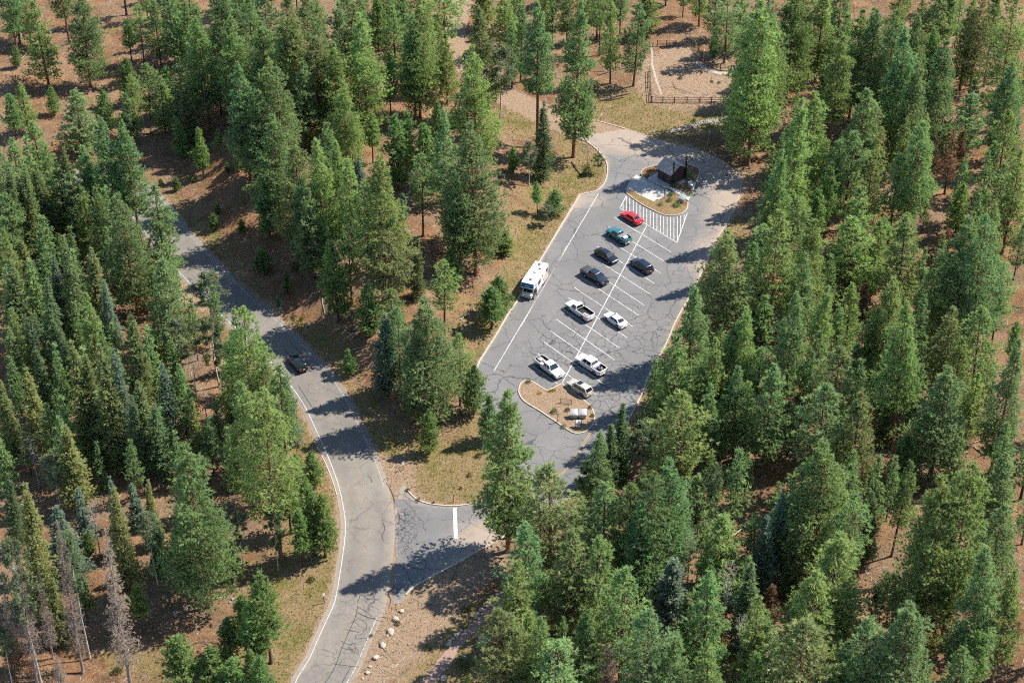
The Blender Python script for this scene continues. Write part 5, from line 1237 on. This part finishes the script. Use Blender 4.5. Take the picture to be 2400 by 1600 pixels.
for s in (0, 1):                                              # two slopes, each of overlapping courses
    for k in range(9):
        t0, t1 = k / 9, (k + 1) / 9 + .012
        def pt_(t, lift): 
            d = -oh + (lv / 2 + oh) * t; z = eave + sl_ * d + lift + .06; yy = d if s == 0 else lv - d
            return yv(yy), z
        y0, z0 = pt_(t0, .05); y1, z1 = pt_(min(t1, 1), .015); x0, x1 = -oh, lu + oh
        MB().hexa([(x0, y0, z0 - .05), (x1, y0, z0 - .05), (x1, y1, z1 - .05), (x0, y1, z1 - .05), (x0, y0, z0), (x1, y0, z0), (x1, y1, z1), (x0, y1, z1)]).obj('shingle', rm, roof)
MB().box(-oh - .01, lu + oh + .01, ymid - .13, ymid + .13, ridge + .05, ridge + .13).obj('ridge_cap', rm, roof, bevel=.03)
pipe = simple('vent_black', (.012, .014, .018), .45)
MB().tube([(-.24, yv(.42), 0), (-.24, yv(.42), 4.75)], .16, 14).obj('vent_pipe', pipe, bld, smooth_sh=True)
MB().tube([(-.24, yv(lv - .15), 0), (-.24, yv(lv - .15), 4.75)], .16, 14).obj('vent_pipe', pipe, bld, smooth_sh=True)
for yy in (.42, lv - .15): MB().tube([(-.24, yv(yy), 4.752), (-.24, yv(yy), 4.80)], .19, 14).obj('vent_cap', pipe, bld)
MB().box(lu * .3, lu * .3 + .95, yv(0) - .03, yv(0) + .03, .02, 2.08).obj('door', simple('brown_door', (.045, .03, .028), .6), bld, bevel=.01)
MB().box(-.03, .03, yv(lv * .5) - .35, yv(lv * .5) + .35, 1.75, 2.05).obj('louvre', M['steel'], bld)
MB().box(-1.25, -.35, yv(lv * .35), yv(lv * .75), .0, .05).obj('tank_cover', M['concrete'], bld, bevel=.01)

# ------------------------------------------------------------------ bins, panels, posts, signs, fences, stones, logs
def at(px, py, z=None):
    p = drop(px, py)[0]
    if z is not None:
        q = flat(np.array([px], float), np.array([py], float), z)[0]; return (q[0], q[1], z)
    return tuple(p)
binm = simple('bin_grey', (.36, .37, .36), .45, metal=.3, var=.06, vscale=1.5); bind = simple('bin_lid', (.44, .45, .44), .4, metal=.3, var=.05)
def bear_bin(p, rz, label, w=1.12, d=.95):
    e = empty('steel_bin', p, rz); tag(e, label, 'bin', 'animal-proof steel bins')
    MB().hexa([(-w * .43, -d * .43, 0), (w * .43, -d * .43, 0), (w * .43, d * .43, 0), (-w * .43, d * .43, 0), (-w / 2, -d / 2, .82), (w / 2, -d / 2, .82), (w / 2, d / 2, 1.25), (-w / 2, d / 2, 1.25)]).obj('body', binm, e, bevel=.02)
    MB().hexa([(-w * .52, -d * .53, .825), (w * .52, -d * .53, .825), (w * .52, d * .53, 1.27), (-w * .52, d * .53, 1.27), (-w * .52, -d * .53, .865), (w * .52, -d * .53, .865), (w * .52, d * .53, 1.31), (-w * .52, d * .53, 1.31)]).obj('lid', bind, e, bevel=.015)
    for s in (-.18, .18): MB().box(w * s - .05, w * s + .05, -d * .36, -d * .26, .93, .99).obj('handle', M['steel'], e)
bear_bin(at(1344.4, 977.5, .14), R(-3), 'grey steel bin on the sandy island, the one farther from the loop lane')
bear_bin(at(1365.6, 977.5, .14), R(-2), 'grey steel bin on the sandy island, the one nearer the shaded lane')
bear_bin(at(1619.5, 440, .16), R(55), 'pale steel bin behind the toilet building vents', 1.0, .9)
bear_bin(at(1598.5, 473, .16), R(-32), 'pale steel bin at the end of the concrete walk')
e = empty('info_panel', at(1355.5, 1000, .14), R(0)); tag(e, 'low slanted information panel on two legs beside the steel bins', 'sign')
MB().hexa([(-.48, -.22, .78), (.48, -.22, .78), (.48, .38, 1.1), (-.48, .38, 1.1), (-.48, -.24, .82), (.48, -.24, .82), (.48, .36, 1.14), (-.48, .36, 1.14)]).obj('frame', M['steel'], e)
pm, nt, b_ = new_mat('printed_panel'); tc = N(nt, 'TexCoord'); nz = noise(nt, 5, 4, .6, tc.outputs['Object'])
nt.links.new(ramp(nt, nz, [(.35, (.30, .42, .50)), (.5, (.55, .60, .62)), (.65, (.62, .62, .58))]), b_.inputs['Base Color']); b_.inputs['Roughness'].default_value = .3
MB().hexa([(-.43, -.20, .848), (.43, -.20, .848), (.43, .33, 1.130), (-.43, .33, 1.130), (-.43, -.203, .856), (.43, -.203, .856), (.43, .327, 1.138), (-.43, .327, 1.138)]).obj('panel', pm, e)
for s in (-1, 1): MB().box(s * .5 - .04, s * .5 + .04, .0, .08, 0, 1.08).obj('leg', M['steel'], e)
MB().box(-.46, .46, .02, .06, .42, .50).obj('crossbar', M['steel'], e)

def post_sign(p, h, label, plate=None, size=(.3, .45), rz=0, post=None, both=None, text=None, name='sign_post'):
    e = empty(name, p, rz); tag(e, label, 'sign' if plate else 'post', None)
    MB().box(-.045, .045, -.045, .045, -.1, h).obj('post', post or M['brown_steel'], e)
    if plate: MB().box(-size[0] / 2, size[0] / 2, -.072, -.05, h - size[1], h + .02).obj('plate', plate, e, bevel=.0)
    return e
e = post_sign(at(1307, 988, .14), 1.7, 'brown post with a small pale notice at the sandy island edge', M['sign_back'], (.34, .42)); MB().box(-.13, .13, -.08, -.074, 1.38, 1.62).obj('notice', M['white_paint'], e)
e = post_sign(at(1556.9, 463.5, .16), 1.95, 'dark post with a sign back facing us beside the concrete pad', M['steel'], (.3, .5))
def text_obj(txt, size, loc, rot, mat, parent):
    cu = bpy.data.curves.new('lettering', 'FONT'); cu.body = txt; cu.size = size; cu.align_x = 'CENTER'; cu.align_y = 'CENTER'; cu.extrude = .002
    o = bpy.data.objects.new('lettering', cu); COL.objects.link(o); dg = bpy.context.evaluated_depsgraph_get(); me = bpy.data.meshes.new_from_object(o.evaluated_get(dg)); bpy.data.objects.remove(o)
    q = mk('lettering', me, parent); me.materials.clear(); me.materials.append(mat); q.location = loc; q.rotation_euler = rot; return q
for px, py, h, lb in ((945, 1101, 1.6, 'small white roadside notice at the far corner of the junction'), (760, 1412, 1.9, 'small white roadside notice on the grassy verge opposite the exit lane'), (1408.6, 282, 1.5, 'small white notice at the end of the kerb by the dirt road'),
                      (1532, 315, 1.0, 'low pale notice beside the stone retaining wall')):
    e = post_sign(at(px, py), h, lb, M['white_paint'], (.42, .50), R(40)); MB().tube([(-.12, -.076, h - .35), (.12, -.076, h - .12)], .022, 6).obj('red_bar', M['red_lamp'], e)
for px, py, h, lb in ((1136.5, 1297, 1.75, 'tall dark post on the near side of the exit lane'), (1113.5, 1310, 1.1, 'short dark post on the near side of the exit lane'), (1063, 1176, 1.6, 'thin dark post behind the kerb above the stop bar'),
                      (1402.7, 359, 1.1, 'brown post inside the kerb of the grassy corner'), (1507, 929, .9, 'short post beyond the kerb by the shaded lane'), (1358, 331, .9, 'low brown post near the dirt road on the grassy corner')):
    post_sign(at(px, py), h, lb, name='marker_post', post=M['brown_wood'])
# winding-road warning sign
e = empty('warning_sign', at(707, 780), R(38)); tag(e, 'yellow diamond winding-road sign with a 15 plate on the bank', 'sign')
MB().box(-.04, .04, -.04, .04, -.2, 2.75).obj('post', M['steel'], e)
q = .62; MB().hexa([(0, -.055, 2.75 - q), (q, -.055, 2.75), (0, -.055, 2.75 + q), (-q, -.055, 2.75), (0, -.075, 2.75 - q), (q, -.075, 2.75), (0, -.075, 2.75 + q), (-q, -.075, 2.75)]).obj('diamond', M['yellow_sign'], e)
MB().tube([(-.02, -.082, 2.42), (-.02, -.082, 2.58), (.12, -.082, 2.70), (-.10, -.082, 2.82), (.02, -.082, 2.92), (.02, -.082, 3.0)], .05, 6).obj('arrow_shaft', M['black_paint'], e)
MB().add([(-.13, -.082, 2.98), (.17, -.082, 2.98), (.02, -.082, 3.18)], [(0, 1, 2)]).obj('arrow_head', M['black_paint'], e)
MB().box(-.3, .3, -.072, -.05, 1.48, 2.0).obj('speed_plate', M['yellow_sign'], e); text_obj('15', .36, (0, -.076, 1.77), (R(90), 0, 0), M['black_paint'], e); text_obj('MPH', .14, (0, -.076, 1.56), (R(90), 0, 0), M['black_paint'], e)
e = empty('diamond_sign', at(698, 1034.6), R(20)); tag(e, 'black back of a diamond road sign at the forest edge', 'sign')
MB().box(-.04, .04, -.04, .04, -.2, 2.0).obj('post', M['steel'], e); q = .48
MB().hexa([(0, -.055, 1.75 - q), (q, -.055, 1.75), (0, -.055, 1.75 + q), (-q, -.055, 1.75), (0, -.075, 1.75 - q), (q, -.075, 1.75), (0, -.075, 1.75 + q), (-q, -.075, 1.75)]).obj('diamond', M['black_paint'], e)

def fence(pts, label, h=1.2, gap=2.4, rails=(.35, .7, 1.08), mat=None, bars=False, r_=.085):
    P = [np.array(at(*p)) for p in pts]; e = empty('rail_fence', tuple(P[0])); tag(e, label, 'fence', None); mat = mat or M['brown_wood']; o = P[0]
    for a, b in zip(P[:-1], P[1:]):
        n = max(1, round(np.hypot(*(b - a)[:2]) / gap))
        for k in range(n + (1 if b is P[-1] else 0)):
            q = a + (b - a) * k / n - o; MB().box(q[0] - r_, q[0] + r_, q[1] - r_, q[1] + r_, q[2] - .3, q[2] + h).obj('post', mat, e)
        for z in rails:
            for k in range(n if not bars else 1):
                q0 = a + (b - a) * (k / n) - o; q1 = a + (b - a) * ((k + 1) / n if not bars else 1) - o
                MB().tube([q0 + [0, 0, z], q1 + [0, 0, z]], r_ * .7, 5).obj('rail', mat, e)
        if bars:
            for k in range(1, 12): q = a + (b - a) * k / 12 - o; MB().box(q[0] - .012, q[0] + .012, q[1] - .012, q[1] + .012, q[2] + rails[0], q[2] + rails[-1]).obj('picket', mat, e)
    return e
fe = fence([(1313, 945), (1339, 949)], 'short dark picket rail standing on the sandy island', 1.0, 9, (.15, .88), M['brown_steel'], True, .045)
fe.location.z = .14 - height(np.array(fe.location[:2])[None])[0]
fence([(1527, 240), (1580, 241), (1640, 241), (1722, 241), (1760, 240)], 'long brown rail fence along the near side of the sandy corral', 1.35, 2.6, (.3, .68, 1.2))
fence([(1527, 240), (1524, 205), (1523, 168)], 'brown rail fence up the side of the sandy corral', 1.35, 2.6, (.3, .68, 1.2))
fence([(1629, 112), (1650, 150), (1688, 164), (1740, 168)], 'brown rail fence bending behind the sandy corral', 1.35, 2.2, (.3, .6, .9, 1.2))
fence([(1540, 108), (1584, 109)], 'short brown rail fence at the back of the corral', 1.35, 2.2, (.3, .6, .9, 1.2))
fence([(1521, 105), (1510, 122), (1530, 110)], 'low crooked rails beside the back of the corral', .9, 2.2, (.3, .7))

def rock_mesh(seed, flatn=.7):
    r = np.random.default_rng(seed); bm = bmesh.new(); bmesh.ops.create_icosphere(bm, subdivisions=2, radius=.5)
    k = r.normal(0, 1, (5, 3)); ph = r.uniform(0, 6, 5)
    for v in bm.verts:
        c = np.array(v.co); s = 1 + .16 * sum(math.sin(3.2 * float(c @ k[i]) + ph[i]) for i in range(5)) / 2
        c = c * s
        for i in range(3):
            d = float(c @ k[i]) / np.linalg.norm(k[i])
            if d > .36: c -= k[i] / np.linalg.norm(k[i]) * (d - .36) * .9
        v.co = Vector((c[0], c[1], c[2] * flatn))
    me = bpy.data.meshes.new('rock'); bm.to_mesh(me); bm.free(); return me
ROCKS = [rock_mesh(s) for s in range(6)]
def rock(px, py, s, label=None, mat='white_stone', desc='pale boulder', group=None, parent=None, z=None, name='boulder'):
    p = at(px, py, z); me = ROCKS[random.randrange(6)]
    key = me.name + mat
    m2 = bpy.data.meshes.get(key) 
    if m2 is None:
        m2 = me.copy(); m2.name = key; m2.materials.append(M[mat])
    o = bpy.data.objects.new(name, m2); COL.objects.link(o); o.rotation_euler = (random.uniform(-.3, .3), random.uniform(-.3, .3), random.uniform(0, 6.28))
    o.scale = (s * random.uniform(.85, 1.25), s * random.uniform(.85, 1.15), s * random.uniform(.8, 1.1))
    if parent is None:
        o.location = (p[0], p[1], p[2] + .16 * s); tag(o, label or uniq(desc, p), 'rock', group)
    else:
        o.parent = parent; o.location = (p[0] - parent.location.x, p[1] - parent.location.y, p[2] + .16 * s - parent.location.z)
    return o
bl = [(941, 1432, .8), (927, 1453, 1.0), (916, 1482, 1.1), (908, 1490, .45), (898, 1512, .85), (882, 1541, .85), (867, 1562, .55), (862, 1576, .7), (849, 1589, .35)]
for i, (x, y, s) in enumerate(bl): rock(x, y, s, 'pale limestone boulder beside the road, %s from the exit lane' % ORD[i], group='boulders lining the road')
ed = [(1121, 1439), (1128, 1430), (1137, 1420), (1143, 1412), (1150, 1406), (1159, 1401), (1167, 1394), (1175, 1389), (1183, 1383), (1190, 1378), (1115, 1446), (1070, 1490), (1062, 1497), (1055, 1504), (1051, 1510), (1076, 1484), (1081, 1478)]
for i, (x, y) in enumerate(sorted(ed, key=lambda q: -q[0])): rock(x, y, random.uniform(.55, .85), 'pale stone edging the pink path, %s counted from the pines' % ORD[i], group='stones edging the path')
rock(1126, 1493, .9, 'grey boulder touching the green bin', 'grey_stone'); rock(1088, 1541, 1.0, 'grey boulder in the shrubs below the green bin', 'grey_stone'); rock(1040, 1590, 1.1, 'pale boulder beside the path at the bottom edge')
for x, y in ((438, 1394), (492, 1413), (540, 1412), (546, 1405), (420, 1368), (460, 1385), (436, 1427), (985, 232), (986, 236), (944, 208), (948, 213), (415, 450), (250, 1000), (610, 1010), (410, 1440), (1130, 255)):
    rock(x, y, random.uniform(.4, .8), mat='grey_stone', desc='grey forest stone', group='stones on the forest floor')
wl_ = empty('retaining_wall', at(1572, 311)); tag(wl_, 'rough dry-stone retaining wall of pale stones below the corral', 'wall')
for row in range(3):
    for k in range(26):
        t = (k + .5 * (row % 2) + random.uniform(-.2, .2)) / 26; x = 1572 + t * 141; y = 311 - t * 32 - row * 2.6 + 2 * math.sin(t * 9)
        rock(x, y, random.uniform(.4, .7), mat='white_stone' if random.random() < .15 else 'grey_stone', parent=wl_, name='stone')
for k in range(14): rock(1530 + k * 12.5, 316 - k * 3.0 - (3 if k > 6 else 0), random.uniform(.3, .5), 'small pale stone by the corral path, %s counted from the dirt road' % ORD[k], mat='grey_stone', group='stones along the corral path')
# green bin at the path
e = empty('green_bin', at(1141, 1513), R(-18)); tag(e, 'green metal storage bin with sloping lid beside the path', 'bin')
gm = simple('green_paint', (.055, .19, .15), .5, var=.15); MB().hexa([(-.9, -.6, 0), (.9, -.6, 0), (.9, .6, 0), (-.9, .6, 0), (-.9, -.65, .95), (.9, -.65, .95), (.9, .65, 1.35), (-.9, .65, 1.35)]).obj('body', simple('green_dark', (.035, .12, .10), .5), e, bevel=.02)
MB().hexa([(-.98, -.72, .953), (.98, -.72, .953), (.98, .70, 1.36), (-.98, .70, 1.36), (-.98, -.72, 1.0), (.98, -.72, 1.0), (.98, .70, 1.41), (-.98, .70, 1.41)]).obj('lid', gm, e, bevel=.015)
# fallen logs: traced ends on the photo
LOGS = [((405, 1105), (470, 1192), 1200, 0, .14, 'dark_wood'), ((590, 690), (800, 640), 1200, 0, .16, 'dark_wood'), ((640, 690), (760, 665), 1200, 0, .12, 'dark_wood'), ((640, 620), (745, 590), 1200, 0, .1, 'grey_wood'), ((580, 515), (800, 460), 1200, 0, .12, 'dark_wood'),
        ((1030, 755), (1055, 805), 0, 530, .16, 'grey_wood'), ((990, 765), (1060, 805), 0, 530, .15, 'brown_wood'), ((1245, 645), (1308, 678), 0, 530, .2, 'grey_wood'), ((990, 885), (1085, 845), 0, 530, .12, 'dark_wood'), ((820, 700), (890, 715), 0, 530, .12, 'dark_wood'),
        ((640, 855), (800, 800), 600, 530, .16, 'grey_wood'), ((560, 670), (690, 785), 600, 530, .09, 'grey_wood'), ((590, 795), (660, 770), 600, 530, .08, 'grey_wood'), ((690, 890), (765, 885), 600, 530, .1, 'dark_wood'), ((640, 715), (790, 700), 600, 530, .12, 'dark_wood'), ((450, 490), (470, 605), 600, 530, .09, 'grey_wood'),
        ((1390, 640), (1480, 560), 600, 530, .13, 'grey_wood'), ((1000, 915), (1090, 920), 0, 0, .12, 'dark_wood'), ((1400, 1110), (1480, 1070), 0, 0, .09, 'grey_wood'), ((340, 230), (385, 205), 0, 0, .2, 'grey_wood'), ((60, 270), (140, 240), 0, 0, .14, 'brown_wood'), ((1300, 95), (1385, 90), 0, 0, .16, 'dark_wood'),
        ((230, 500), (330, 560), 1800, 0, .13, 'grey_wood'), ((1100, 190), (1180, 275), 1800, 530, .14, 'dark_wood'), ((1110, 185), (1200, 180), 1800, 530, .12, 'dark_wood'), ((1400, 1500), (1470, 1560), 1800, 530, .12, 'grey_wood'), ((640, 300), (715, 310), 0, 1060, .1, 'grey_wood'),
        ((1260, 190), (1330, 155), 1800, 0, .14, 'dark_wood'), ((1480, 580), (1560, 545), 1800, 0, .13, 'dark_wood'), ((1600, 690), (1690, 660), 1800, 530, .12, 'dark_wood'), ((960, 1530), (1010, 1515), 0, 1060, .1, 'grey_wood')]
for a, b, ox, oy, rr, mt in LOGS:
    p0 = np.array(at(ox + a[0] / 2.903, oy + a[1] / 2.903)); p1 = np.array(at(ox + b[0] / 2.903, oy + b[1] / 2.903)); mid = (p0 + p1) / 2
    e = empty('fallen_log', tuple(mid)); tag(e, uniq(('grey' if mt == 'grey_wood' else 'dark') + ' fallen log', mid), 'log', 'fallen logs on the forest floor')
    d = p1 - p0; pts = [p0 - mid + d * t + [0, 0, rr * .8] + (rng.normal(0, .06, 3) if 0 < t < 1 else 0) for t in (0, .25, .5, .75, 1)]
    MB().tube(pts, [rr, rr * .95, rr * .85, rr * .7, rr * .5], 8).obj('stem', M[mt], e, smooth_sh=True)
    for k in range(3):
        t = random.uniform(.3, .95); q = d * (t - .5) + np.array([0, 0, rr]); MB().tube([q, q + np.array([random.uniform(-.5, .5), random.uniform(-.5, .5), random.uniform(.1, .6)])], [rr * .3, rr * .08], 5).obj('branch_stub', M[mt], e)

# brush on the islands
for px, py, h, w, tn, lb in ((1299, 966, .95, 1.15, 'L', 'round green bush on the sandy island beside the brown post'), (1322, 1000, .6, .9, 'L', 'small green bush at the sandy island kerb'), (1612, 413, 1.0, 2.0, 'Y', 'green bush behind the toilet building corner'),
                             (1577, 437, .7, 1.2, 'Y', 'green bush at the front corner of the toilet building'), (1614, 457, .6, 1.3, 'Y', 'green bush between the two pale bins'), (1570, 471, 1.0, 1.1, 'P', 'dark bush in the bed beside the pale bin'),
                             (1549, 480, .8, 1.0, 'P', 'dark bush in the bed near the hatched stalls'), (1586, 482, .7, 1.8, 'Y', 'bright green bush in front of the pale bin'), (1571, 457, .6, 1.1, 'Y', 'green bush at the corner of the concrete pad')):
    z = .14 if px < 1400 else .16
    plant(at(px, py, z), h, w, 'b', lb, tone=TONE[tn][0])
for px, py, lb in ((1265, 922, 'tiny yellow flower clump on the sandy island'), (1290, 917, 'yellow flowers along the notch kerb of the island'), (1298, 915, 'yellow flowers at the kerb beside the crossover')):
    plant(at(px, py, .14), .35, .8, 'b', lb, tone=(.48, .38, .02))
for px, py, s in ((1238, 896, .6), (1330, 962, .6), (1384, 955, .5), (1389, 975, .5), (1340, 975, .4), (980, 1173, .5), (1015, 1180, .4), (955, 1150, .5), (1000, 1082, .5), (1080, 1145, .4), (932, 1462, .6), (1090, 1430, .8), (1595, 185, .7), (1668, 193, .5), (1685, 195, .5), (730, 1360, .8), (275, 1575, 1.0), (520, 1340, .8), (1626, 285, .6), (1000, 1520, .7), (870, 1490, .4), (1120, 1070, .7), (1100, 1115, .6)):
    p = at(px, py, .14) if 1215 < px < 1400 and 890 < py < 1015 else at(px, py)
    plant(p, s, s * 1.5, 'b', uniq('green weed clump', p), tone=(.115, .135, .03))

# ------------------------------------------------------------------ grass and twigs (too many to count)
def gridval(P, arr):
    A2 = arr.reshape(ny, nx); fx = np.interp(P[:, 0], gx, np.arange(nx)); fy = np.interp(P[:, 1], gy, np.arange(ny))
    i0 = np.clip(fx.astype(int), 0, nx - 2); j0 = np.clip(fy.astype(int), 0, ny - 2); a = fx - i0; b = fy - j0
    return (A2[j0, i0] * (1 - a) + A2[j0, i0 + 1] * a) * (1 - b) + (A2[j0 + 1, i0] * (1 - a) + A2[j0 + 1, i0 + 1] * a) * b
DN = np.minimum(np.minimum(seg_dist(GP, road_c[::3], False) - HALF, sdist(GP, lot_poly)), np.minimum(sdist(GP, dirt_poly), sdist(GP, path_poly)))
def scatter(n, lo, hi):
    return np.column_stack([rng.uniform(lo[0], hi[0], n), rng.uniform(lo[1], hi[1], n)])
Q = scatter(420000, (-130, 175), (150, 400))
uv = pixel(np.column_stack([Q, np.zeros(len(Q))])); Q = Q[(uv[:, 0] > -40) & (uv[:, 0] < 2440) & (uv[:, 1] > -20) & (uv[:, 1] < 1640)]
Q = Q[gridval(Q, DN) > .2]; gq = gridval(Q, gg); keep = rng.random(len(Q)) < np.clip(gq * 1.15 - .12, 0, .95); T_ = Q[keep][:52000]; gt = gq[keep][:52000]
Z = gridval(T_, GH); C = np.column_stack([T_, Z]); n = len(C)
V, F, tt = blades(np.random.default_rng(3), C, np.tile([[0, 0, 1.]], (n, 1)), rng.uniform(.16, .42, n), rng.random(n), 4, .55, .035)
m, nt, b = new_mat('grass_blades'); nt.links.new(ramp(nt, attr(nt, 'tint'), [(0.0, (.10, .125, .028)), (.35, (.17, .165, .045)), (.65, (.26, .21, .075)), (1.0, (.34, .26, .12))]), b.inputs['Base Color']); b.inputs['Roughness'].default_value = .8
g = mk('grass', npmesh('grass', V, F, tt), None, m); tag(g, 'dry yellow-green grass tufts along roads and clearings', 'grass', kind='stuff')
keep2 = (gq < .5) & (rng.random(len(Q)) < .26); T2 = Q[keep2][:42000]; Z2 = gridval(T2, GH); a = rng.uniform(0, 6.28, len(T2)); Lh = rng.gamma(2.0, .13, len(T2)) + .08; wd = rng.uniform(.012, .035, len(T2))
d = np.column_stack([np.cos(a), np.sin(a), rng.uniform(-.05, .12, len(T2))]); s_ = np.column_stack([-np.sin(a), np.cos(a), np.zeros(len(T2))]); c = np.column_stack([T2, Z2 + .05])
V = np.stack([c - d * Lh[:, None] - s_ * wd[:, None], c + d * Lh[:, None] - s_ * wd[:, None], c + d * Lh[:, None] + s_ * wd[:, None] + [0, 0, .02], c - d * Lh[:, None] + s_ * wd[:, None] + [0, 0, .02]], 1).reshape(-1, 3)
tt = np.repeat(rng.random(len(T2)), 4)
FQ = np.arange(len(V)).reshape(-1, 4)
T3 = Q[(gq < .4)][::260][:900]; a3 = rng.uniform(0, 6.28, len(T3)); L3 = rng.gamma(3, .45, len(T3)) + .4; r3 = rng.uniform(.03, .09, len(T3)); c3 = np.column_stack([T3, gridval(T3, GH) + .06])
d3 = np.column_stack([np.cos(a3), np.sin(a3), rng.uniform(-.03, .08, len(T3))]); s3 = np.column_stack([-np.sin(a3), np.cos(a3), np.zeros(len(T3))]); up = np.array([0, 0, 1.])
P8 = []
for sgn, tp in ((-1, 1.0), (1, .45)):
    for ang in (0, 2.09, 4.19): P8.append(c3 + d3 * (sgn * L3)[:, None] + (s3 * math.cos(ang) + up * math.sin(ang)) * (r3 * tp)[:, None])
V3 = np.stack(P8, 1).reshape(-1, 3); base = len(V) + np.arange(len(T3))[:, None] * 6; F3 = np.concatenate([base + np.array([[i, (i + 1) % 3, 3 + (i + 1) % 3, 3 + i]]) for i in range(3)])
V = np.vstack([V, V3]); FQ = np.vstack([FQ, F3]); tt = np.concatenate([tt, np.repeat(rng.random(len(T3)), 6)])
m, nt, b = new_mat('twigs'); nt.links.new(ramp(nt, attr(nt, 'tint'), [(0.0, (.06, .045, .035)), (.4, (.16, .11, .08)), (.75, (.34, .27, .21)), (1.0, (.52, .46, .39))]), b.inputs['Base Color']); b.inputs['Roughness'].default_value = .9
g = mk('twig_litter', npmesh('twig_litter', V, FQ, tt), None, m); tag(g, 'scattered twigs and bark on the forest floor', 'litter', kind='stuff')
print('TREES', cnt, 'tris', sum(sum(len(p.vertices) - 2 for p in me.polygons) for me in bpy.data.meshes if me.users))
